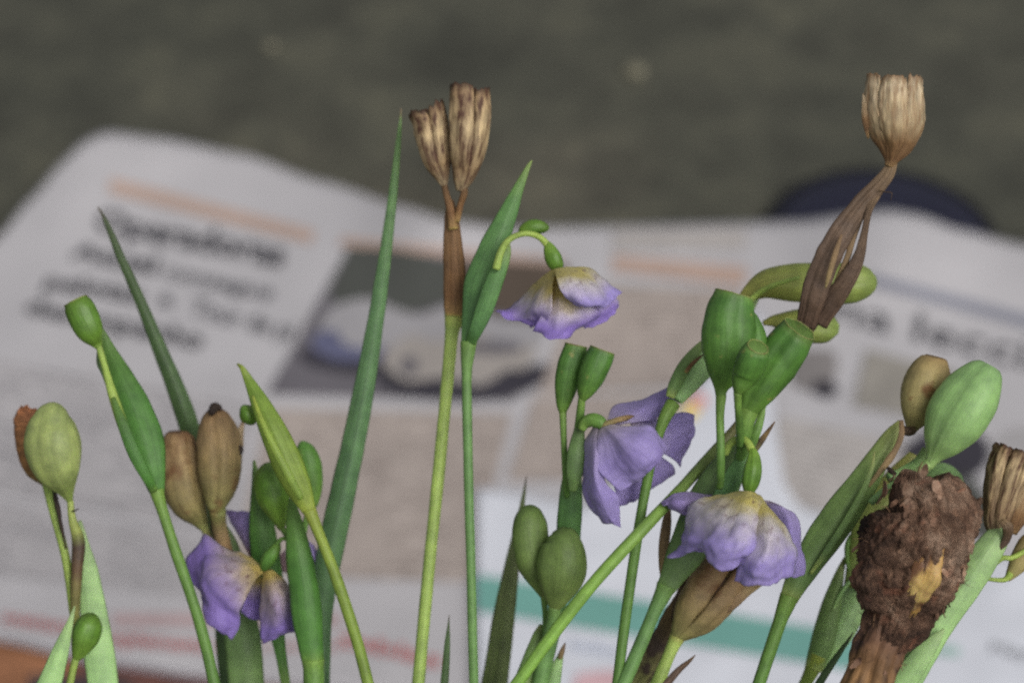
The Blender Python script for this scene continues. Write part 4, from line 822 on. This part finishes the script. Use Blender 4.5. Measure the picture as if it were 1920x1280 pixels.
# olive pod under the flower
t = stalk('flower_stalk', 'short stalk with an olive-tan ribbed pod right under the nodding purple flower', 'flower stalk', 1228)
split_pod([(1266, 1198, 1.4, 9), (1276, 1184, 1.4, 19), (1300, 1155, 1.4, 39), (1328, 1118, 1.4, 48), (1356, 1080, 1.4, 48), (1380, 1048, 1.4, 44)], BROWNO, PODIN, t, 3, phase=0.35, gap=0.08, tips=(0.1, 0.3, 0.1), ragged=0.14, bulge=0.16)
loft('dry_flap', [(1340, 1152, 1.2, 8), (1368, 1128, 1.1, 16), (1398, 1108, 1.1, 11), (1428, 1096, 1.1, 2)], PINKEDGE, t, n=7, flat=0.3)
loft('stem', [(1270, 1194, 1.4, 15), (1260, 1215, 1.4, 12), (1246, 1248, 1.4, 12), (1226, 1298, 1.4, 14)], STEMO, t, n=8, seg=16, ext=True)
loft('dry_sheath', [(1254, 950, 1.5, 4), (1250, 980, 1.5, 9), (1245, 1020, 1.5, 10), (1242, 1060, 1.5, 7), (1243, 1090, 1.5, 3)], PINKEDGE, t, n=7, flat=0.5)
t = stalk('dry_stem', 'withered brown blotched stem leaning beside the olive-tan pod', 'dry stem', 1185)
loft('stem', [(1322, 1040, 2.2, 10), (1304, 1082, 2.2, 12), (1284, 1112, 2.1, 14), (1262, 1148, 2.1, 15), (1240, 1192, 2.1, 17), (1212, 1248, 2.1, 19), (1185, 1298, 2.1, 20)], DRYSTEM, t, n=9, seg=18, flat=0.6, noise=0.22, nscale=380, ext=True)
loft('dry_flap', [(1284, 1070, 1.95, 2), (1282, 1100, 1.9, 7), (1270, 1135, 1.9, 9), (1262, 1165, 1.9, 5)], BROWNW, t, n=7, flat=0.4, noise=0.1)
t = stalk('leaf_blade', 'tiny dry brown leaf point near the bottom, right of the olive-tan pod stem', 'leaf', 1236, LV)
loft('blade', [(1304, 1227, 0.6, 0.8), (1292, 1239, 0.6, 3.5), (1270, 1258, 0.6, 6), (1236, 1298, 0.6, 8)], BROWNW, t, n=7, flat=0.5, ext=True)

# long diagonal stem to the twisted dry pod
t = stalk('flower_stalk', 'long slanting stem ending in a twisted withered sheath and a straw-coloured cup pod', 'flower stalk', 958)
split_pod([(1666, 312, 0.4, 6), (1671, 300, 0.4, 13), (1677, 272, 0.4, 36), (1678, 238, 0.4, 52), (1676, 200, 0.4, 55), (1676, 170, 0.4, 53), (1677, 150, 0.4, 50)], BROWNL, PODIN, t, 6, phase=0.55, gap=0.0, tips=(0.1, 0.05, 0.12, 0.1, 0.03, 0.1), ragged=0.1, point=0.05, bulge=0.08)
loft('dry_flap', [(1628, 260, 0.3, 2), (1622, 225, 0.2, 6), (1620, 190, 0.2, 4), (1618, 175, 0.2, 1)], BROWNL, t, n=6, flat=0.4)
loft('twisted_sheath', [(1676, 300, 0.4, 8), (1664, 326, 0.4, 13), (1645, 350, 0.4, 16), (1618, 380, 0.4, 19), (1588, 420, 0.4, 22), (1558, 470, 0.4, 24), (1536, 522, 0.5, 25), (1522, 567, 0.6, 23), (1511, 612, 0.8, 18)], BROWNW, t, n=10, seg=30, flat=0.4, groove=(1, 0.2, 0.25, 1.0), noise=0.1, nscale=260)
loft('twisted_sheath', [(1660, 328, 0.5, 7), (1644, 362, 0.4, 9), (1629, 398, 0.3, 6), (1620, 440, 0.3, 7), (1610, 482, 0.3, 11), (1590, 524, 0.4, 17), (1562, 562, 0.6, 20), (1534, 606, 0.8, 18)], BROWNW, t, n=10, seg=30, flat=0.35, noise=0.1, nscale=260)
loft('sheath_lining', [(1618, 408, 0.5, 2), (1600, 448, 0.4, 5), (1588, 485, 0.4, 6), (1572, 520, 0.5, 5), (1560, 545, 0.6, 2)], PINKEDGE, t, n=8, flat=0.5)
loft('sheath_lining', [(1578, 440, 0.2, 2), (1568, 470, 0.15, 5), (1556, 510, 0.2, 5), (1548, 540, 0.3, 2)], PINKEDGE, t, n=8, flat=0.5)
loft('dry_thread', [(1648, 358, 0.3, 1.5), (1660, 360, 0.2, 1), (1672, 362, 0.2, 1), (1670, 376, 0.2, 0.7)], BROWNW, t, n=6, seg=6)
loft('stem', [(1522, 592, 0.9, 20), (1490, 650, 1.1, 14), (1440, 725, 1.5, 10), (1385, 795, 1.7, 9), (1340, 846, 1.6, 10.5), (1275, 918, 0.9, 11), (1205, 992, 0.35, 11.5), (1120, 1084, 0.2, 12), (1040, 1184, 0.2, 12), (957, 1298, 0.2, 12)], STEMP, t, n=8, seg=16, ext=True)

# right stalk with tan and pale green capsules
t = stalk('flower_stalk', 'stalk with one tan and one fat pale green capsule above a broad sheath, right side', 'flower stalk', 1418)
loft('capsule', [(1706, 812, 0.9, 7), (1711, 798, 0.9, 15), (1721, 768, 0.9, 36), (1733, 728, 0.9, 45), (1744, 696, 0.9, 40), (1752, 675, 0.9, 27), (1754, 668, 0.9, 18)], TANC, t, n=7, seg=36, lobes=3, lamp=0.05, noise=0.04, nscale=420, dimple=0.2)
loft('capsule', [(1740, 876, 0.2, 9), (1750, 858, 0.2, 15), (1766, 832, 0.2, 37), (1788, 796, 0.2, 55), (1812, 758, 0.2, 58), (1834, 722, 0.2, 49), (1850, 696, 0.2, 34), (1856, 686, 0.2, 22)], PALE, t, n=8, seg=40, lobes=3, lamp=0.06, phase=1.0, noise=0.025, nscale=300, dimple=0.15)
loft('pedicel', [(1742, 870, 0.2, 11), (1722, 886, 0.2, 9), (1695, 900, 0.2, 8), (1662, 918, 0.2, 8), (1632, 942, 0.3, 7)], PALE, t, n=8, seg=14)
loft('pedicel', [(1738, 842, 0.9, 9), (1720, 866, 0.9, 9), (1692, 884, 0.7, 9), (1666, 896, 0.6, 9)], PALE, t, n=8, seg=14)
loft('spathe', [(1690, 790, 0.6, 6), (1674, 816, 0.6, 16), (1645, 862, 0.6, 23), (1612, 914, 0.6, 29), (1575, 967, 0.6, 33), (1538, 1020, 0.6, 32), (1505, 1070, 0.6, 26), (1486, 1106, 0.6, 20), (1478, 1124, 0.6, 17)], SPATHEU, t, n=8, seg=28, flat=0.5, groove=(1, 0.10, 0.14, 1.0))
loft('bract', [(1640, 846, 0.35, 1), (1634, 880, 0.3, 4), (1616, 925, 0.25, 6), (1588, 975, 0.25, 7), (1552, 1030, 0.3, 6), (1520, 1075, 0.4, 3)], SPATHEU, t, n=8, flat=0.3)
loft('dry_edge', [(1690, 788, 0.4, 4), (1690, 815, 0.3, 6), (1680, 842, 0.3, 6), (1664, 866, 0.3, 7), (1645, 890, 0.35, 5), (1628, 912, 0.4, 3)], PINKEDGE, t, n=8, flat=0.5, noise=0.2)
loft('dry_tip', [(1712, 806, 0.8, 8), (1700, 808, 0.7, 9), (1692, 800, 0.6, 4)], BROWNW, t, n=6, seg=10, noise=0.2)
loft('dry_tip', [(1664, 876, 0.2, 3), (1672, 884, 0.15, 6), (1680, 888, 0.1, 3)], STAIN, t, n=6, seg=10, noise=0.3)
loft('stem', [(1480, 1116, 0.6, 18), (1473, 1136, 0.6, 16), (1462, 1165, 0.6, 13), (1444, 1218, 0.6, 12.5), (1417, 1298, 0.6, 12.5)], STEM, t, n=8, seg=16, ext=True)

# pale stalk behind the corm
t = stalk('flower_stalk', 'pale green forked sheath and capsule mostly hidden behind the brown corm', 'flower stalk', 1500)
loft('capsule', [(1712, 966, 2.2, 8), (1728, 950, 2.2, 22), (1750, 928, 2.2, 38), (1772, 905, 2.2, 42), (1786, 890, 2.2, 33), (1794, 882, 2.2, 14)], PALE, t, n=7, seg=28)
loft('capsule_sheath', [(1712, 850, 2.4, 8), (1690, 890, 2.4, 24), (1660, 940, 2.4, 34), (1632, 985, 2.4, 34), (1612, 1040, 2.5, 22), (1600, 1100, 2.6, 18)], BACKG, t, n=8, flat=0.5)
loft('spathe', [(1586, 1040, 2.6, 1.5), (1577, 1066, 2.6, 7), (1566, 1105, 2.6, 14), (1555, 1150, 2.6, 20), (1545, 1195, 2.6, 23), (1533, 1232, 2.6, 20), (1524, 1255, 2.6, 16)], SPATHEU, t, n=8, flat=0.6)
loft('spathe', [(1652, 1030, 2.9, 18), (1632, 1075, 2.9, 24), (1606, 1125, 2.8, 28), (1576, 1180, 2.7, 28), (1548, 1225, 2.7, 20), (1530, 1252, 2.7, 13)], SPATHEP, t, n=8, flat=0.6)
loft('tendril', [(1600, 1085, 2.6, 3), (1590, 1058, 2.5, 4), (1588, 1028, 2.5, 5), (1594, 1008, 2.5, 5), (1606, 996, 2.5, 5)], STEM, t, n=6, seg=10)
loft('tendril', [(1560, 1145, 2.5, 3), (1578, 1110, 2.5, 4), (1596, 1085, 2.5, 3)], PALE, t, n=6, seg=10)
loft('stem', [(1535, 1228, 2.65, 19), (1524, 1252, 2.65, 15), (1512, 1276, 2.65, 12), (1500, 1298, 2.65, 11)], STEMY, t, n=8, seg=16, ext=True)
t = stalk('leaf_blade', 'thin dark leaf point left of the corm neck at the bottom', 'leaf', 1528, LV)
loft('blade', [(1600, 1184, 0.8, 0.8), (1590, 1200, 0.8, 3), (1572, 1226, 0.8, 5.5), (1550, 1258, 0.8, 7), (1525, 1298, 0.8, 8)], BLADED, t, n=8, flat=0.5, ext=True)
t = stalk('leaf_blade', 'rounded pale green leaf end showing beside the corm neck at the bottom edge', 'leaf', 1585, LV)
loft('blade', [(1648, 1268, 1.8, 5), (1625, 1272, 1.8, 11), (1600, 1282, 1.8, 14), (1578, 1300, 1.8, 15)], SPATHEP, t, n=8, flat=0.5, ext=True)

# right pale stalk
t = stalk('flower_stalk', 'thick pale green stalk at the right edge with a ribbed brown pod on top', 'flower stalk', 1682)
split_pod([(1868, 998, 0.6, 14), (1868, 975, 0.6, 22), (1876, 935, 0.6, 30), (1889, 885, 0.6, 36), (1899, 856, 0.6, 37), (1904, 844, 0.6, 37)], BROWN, PODIN, t, 6, phase=0.2, gap=0.1, tips=(0.0, 0.1, 0.05), ragged=0.12, point=0.08)
loft('pod', [(1896, 1000, 0.9, 10), (1908, 960, 0.9, 24), (1930, 900, 0.9, 34), (1945, 860, 0.9, 32)], BROWNL, t, n=8, seg=30, groove=(3, 0.2, 0.16, 1.3), noise=0.06)
loft('spathe', [(1888, 980, 0.5, 8), (1876, 998, 0.5, 20), (1850, 1036, 0.4, 28), (1815, 1086, 0.4, 31), (1780, 1134, 0.4, 32), (1745, 1186, 0.4, 33), (1712, 1240, 0.4, 34), (1680, 1298, 0.4, 35)], SPATHEP, t, n=8, seg=28, flat=0.6, ext=True)
loft('bract', [(1770, 1178, 0.1, 2), (1752, 1200, 0.05, 12), (1726, 1232, 0.05, 20), (1698, 1272, 0.1, 24), (1684, 1298, 0.1, 26)], SPATHEP, t, n=8, flat=0.35, ext=True)
loft('dry_edge', [(1878, 975, 0.2, 6), (1890, 990, 0.2, 10), (1886, 1012, 0.3, 8), (1872, 1030, 0.35, 4)], BROWNW, t, n=7, flat=0.5, noise=0.2)
loft('tendril', [(1862, 1060, 0.5, 4), (1880, 1046, 0.4, 5), (1900, 1044, 0.4, 5), (1940, 1022, 0.4, 5)], PEDY, t, n=7, seg=10)
loft('tendril', [(1842, 1082, 0.5, 4), (1862, 1086, 0.5, 4), (1884, 1086, 0.5, 5), (1896, 1074, 0.5, 7)], PEDY, t, n=7, seg=10)
loft('capsule', [(1888, 1086, 0.6, 6), (1900, 1070, 0.6, 13), (1916, 1046, 0.6, 21), (1934, 1020, 0.6, 24), (1946, 1000, 0.6, 14)], TANC, t, n=7, seg=24)

# ------------------------------------------------------------------ corm
def corm_mat():
    m, nt, ln, b = nodes('corm_skin')
    tc = nt.new('ShaderNodeTexCoord')
    a = noise_tex(nt, ln, tc.outputs['Object'], 80, 7, 0.72)
    r = ramp(nt, [(0.36, S(44, 33, 28)), (0.45, S(88, 65, 52)), (0.53, S(124, 96, 78)), (0.64, S(168, 142, 122))], 'LINEAR'); ln.new(a, r.inputs[0])
    c = noise_tex(nt, ln, tc.outputs['UV'], 1.0, 7, 0.75, (70, 14, 1))
    r2 = ramp(nt, [(0.3, (0.42, 0.40, 0.38)), (0.52, (1, 1, 1)), (0.72, (1.7, 1.6, 1.5))], 'LINEAR'); ln.new(c, r2.inputs[0])
    col = mixc(nt, ln, 1.0, r.outputs[0], r2.outputs[0], 'MULTIPLY')
    d = noise_tex(nt, ln, tc.outputs['Object'], 260, 4)
    rd = ramp(nt, [(0.57, (0, 0, 0)), (0.70, (0.6, 0.6, 0.6))], 'LINEAR'); ln.new(d, rd.inputs[0])
    col = mixc(nt, ln, rd.outputs[0], col, S(146, 96, 74))
    ln.new(col, b.inputs['Base Color']); b.inputs['Roughness'].default_value = 0.75; b.inputs['Specular IOR Level'].default_value = 0.3
    bp = nt.new('ShaderNodeBump'); bp.inputs['Strength'].default_value = 1.0; bp.inputs['Distance'].default_value = 0.0012
    ad = nt.new('ShaderNodeMath'); ad.operation = 'ADD'; ln.new(a, ad.inputs[0]); ln.new(c, ad.inputs[1])
    ln.new(ad.outputs[0], bp.inputs['Height']); ln.new(bp.outputs[0], b.inputs['Normal']); return m
CORM = corm_mat()
NECK = plant('corm_neck', [(0, S(92, 70, 58)), (0.55, S(96, 70, 54)), (0.75, S(120, 90, 62)), (1, S(140, 108, 72))], 0.6, spot=S(58, 42, 36), spot_at=(0.5, 0.62), spot_scale=220, rough=0.7, sss=0, us=14, vs=1.5, bump=1.0)
FLESH = plant('corm_flesh', [(0, S(158, 120, 68)), (0.4, S(182, 146, 84)), (0.75, S(188, 164, 104)), (1, S(146, 122, 90))], 0.24, spot=S(108, 76, 52), spot_at=(0.46, 0.62), spot_scale=200, rough=0.4, sss=0.2)
t = stalk('corm', 'brown earthy upturned corm with a torn yellow patch, among stalks at lower right', 'corm', 1628, group=None)
loft('body', [(1714, 882, -0.6, 10), (1711, 892, -0.6, 30), (1714, 914, -0.6, 52), (1730, 945, -0.6, 80), (1728, 985, -0.6, 96), (1714, 1030, -0.6, 103), (1702, 1072, -0.6, 94), (1692, 1108, -0.6, 80), (1684, 1138, -0.6, 62), (1670, 1175, -0.6, 52), (1656, 1210, -0.6, 40)], CORM, t, n=16, seg=150, noise=0.24, nscale=150, rough=0.2)
loft('skin_lump', [(1652, 1035, -1.0, 14), (1645, 1060, -1.0, 34), (1642, 1095, -1.0, 42), (1648, 1125, -0.9, 32), (1656, 1146, -0.8, 12)], CORM, t, n=14, seg=80, noise=0.28, nscale=420, rough=0.16)
loft('skin_lump', [(1700, 1000, -1.25, 12), (1684, 1022, -1.25, 32), (1676, 1050, -1.2, 36), (1676, 1078, -1.1, 20)], CORM, t, n=10, seg=50, flat=0.5, noise=0.3, nscale=420, rough=0.16)
loft('skin_lump', [(1760, 960, -1.2, 10), (1772, 985, -1.25, 30), (1778, 1020, -1.2, 36), (1770, 1060, -1.15, 26), (1756, 1090, -1.1, 10)], CORM, t, n=10, seg=50, flat=0.5, noise=0.22, nscale=380, rough=0.12)
loft('neck', [(1690, 1110, -0.6, 50), (1678, 1145, -0.6, 52), (1664, 1180, -0.6, 50), (1650, 1215, -0.6, 49), (1636, 1255, -0.6, 48), (1622, 1298, -0.6, 52)], NECK, t, n=10, seg=60, noise=0.14, nscale=260, ext=True, groove=(7, 0.14, 0.12, 0.6))
loft('torn_flesh', [(1764, 996, -1.2, 5), (1754, 1026, -1.33, 17), (1741, 1060, -1.4, 27), (1728, 1092, -1.38, 27), (1716, 1120, -1.28, 20), (1708, 1142, -1.1, 12)], FLESH, t, n=12, seg=40, flat=0.28, noise=0.26, nscale=420)
loft('torn_flesh', [(1720, 1114, -1.25, 14), (1709, 1136, -1.14, 18), (1698, 1160, -1.03, 14), (1688, 1186, -0.96, 5)], FLESH, t, n=12, seg=32, flat=0.35, noise=0.34, nscale=520)
loft('skin_flake', [(1790, 960, -0.5, 6), (1806, 952, -0.55, 14), (1820, 950, -0.6, 15), (1834, 942, -0.65, 9), (1840, 932, -0.7, 2)], CORM, t, n=8, seg=20, flat=0.35, noise=0.35, nscale=600)
loft('skin_flake', [(1816, 960, -0.5, 4), (1824, 980, -0.55, 9), (1822, 1004, -0.6, 7), (1812, 1026, -0.65, 3)], CORM, t, n=8, seg=20, flat=0.4, noise=0.3, nscale=600)
# stiff root hairs, too fine to pick apart
V = []; F = []
def hair(p0, dirv, length, r, curl):
    p = p0.copy(); d = dirv.normalized(); k0 = len(V); ns = 6
    for i in range(ns + 1):
        ax = d.orthogonal().normalized(); bx = d.cross(ax)
        rr = r * (1 - 0.8 * i / ns)
        for a in range(3):
            V.append(p + ax * (rr * math.cos(a * 2.094)) + bx * (rr * math.sin(a * 2.094)))
        p = p + d * (length / ns)
        d = (d + Vector((random.uniform(-1, 1), random.uniform(-1, 1), random.uniform(-1, 1))) * curl).normalized()
    for i in range(ns):
        for a in range(3):
            b = (a + 1) % 3; F.append((k0 + i * 3 + a, k0 + i * 3 + b, k0 + (i + 1) * 3 + b, k0 + (i + 1) * 3 + a))
axis = [(1742, 895, 60), (1735, 940, 78), (1726, 985, 92), (1714, 1030, 101), (1702, 1072, 96), (1690, 1110, 74), (1676, 1150, 46), (1655, 1205, 44), (1640, 1240, 46)]
for k in range(170):
    i = random.randrange(len(axis) - 1); u = random.random()
    x = axis[i][0] * (1 - u) + axis[i + 1][0] * u; y = axis[i][1] * (1 - u) + axis[i + 1][1] * u; w = axis[i][2] * (1 - u) + axis[i + 1][2] * u
    a = random.uniform(0, 2 * math.pi); T = (P(1640, 1240) - P(1742, 895)).normalized(); Nn = -FWD; B = T.cross(Nn)
    n_ = B * math.cos(a) + Nn * math.sin(a)
    p = P(x, y, -0.6) + n_ * (w * 0.95 * (D0 - 0.006) / FPX)
    hair(p, n_ * random.uniform(0.1, 0.7) + T * random.uniform(-1, 1) + B * random.uniform(-0.6, 0.6), random.uniform(0.0008, 0.0032), random.uniform(0.00006, 0.00014), 0.35)
for (x, y, dx, dy, L) in ((1642, 1148, -0.3, -1, 0.0034), (1640, 1150, -0.15, -1, 0.0022), (1720, 1136, -1, 0.3, 0.004), (1800, 1060, 1, -0.2, 0.0016), (1786, 1092, 1, -0.4, 0.0016), (1722, 885, 0.2, 1, 0.0018)):
    hair(P(x, y, -0.9), RIGHT * dx + UP * dy, L, 0.00022, 0.22)
sv, sf, su = [], [], []                       # torn papery scales of the old skin
for k in range(120):
    i = random.randrange(len(axis) - 1); u = random.random()
    x = axis[i][0] * (1 - u) + axis[i + 1][0] * u; y = axis[i][1] * (1 - u) + axis[i + 1][1] * u; w = axis[i][2] * (1 - u) + axis[i + 1][2] * u
    a = random.uniform(-0.2, math.pi + 0.2)
    if y > 1130 and random.random() < 0.6: continue
    T = (P(1640, 1240) - P(1742, 895)).normalized(); Nn = -FWD; B = T.cross(Nn)
    n_ = B * math.cos(a) + Nn * math.sin(a); tn = T.cross(n_)
    if 1.0 < a < 2.0 and 1010 < y < 1140 and abs(x - 1715) < 60: continue
    p = P(x, y, -0.6) + n_ * (w * random.uniform(0.94, 1.03) * (D0 - 0.006) / FPX)
    L = random.uniform(0.001, 0.0030); wd = L * random.uniform(0.18, 0.45); dr = (T * random.uniform(0.7, 1) + tn * random.uniform(-0.5, 0.5)).normalized() * random.choice((1, 1, -1))
    sd2 = dr.cross(n_).normalized(); b0 = len(sv); v0 = random.random()
    for q in range(5):
        tq = q / 4; ww = wd * (math.sin(math.pi * (0.15 + 0.75 * tq)) + random.uniform(-0.15, 0.15))
        cc = p + dr * (L * tq) + n_ * (0.0006 * tq * tq + random.uniform(-0.0001, 0.0002))
        for sgn in (-1, 1):
            for lay in (0, 1): sv.append(cc + sd2 * (sgn * ww) + n_ * (0.00012 * lay))
    for q in range(4):
        c0 = b0 + q * 4; c1 = c0 + 4
        for fc in ((c0 + 1, c0 + 3, c1 + 3, c1 + 1), (c0, c1, c1 + 2, c0 + 2), (c0, c0 + 1, c1 + 1, c1), (c0 + 2, c1 + 2, c1 + 3, c0 + 3)): sf.append(fc); su.append(((v0, v0),) * 4)
h = mesh_obj('skin_scales', sv, sf, CORM, t, su, False); h['kind'] = 'stuff'
h = mesh_obj('root_hairs', V, F, plant('root_hair_brown', [(0, S(120, 92, 70)), (1, S(92, 68, 52))], 0.3, rough=0.8, sss=0), t)
h['kind'] = 'stuff'
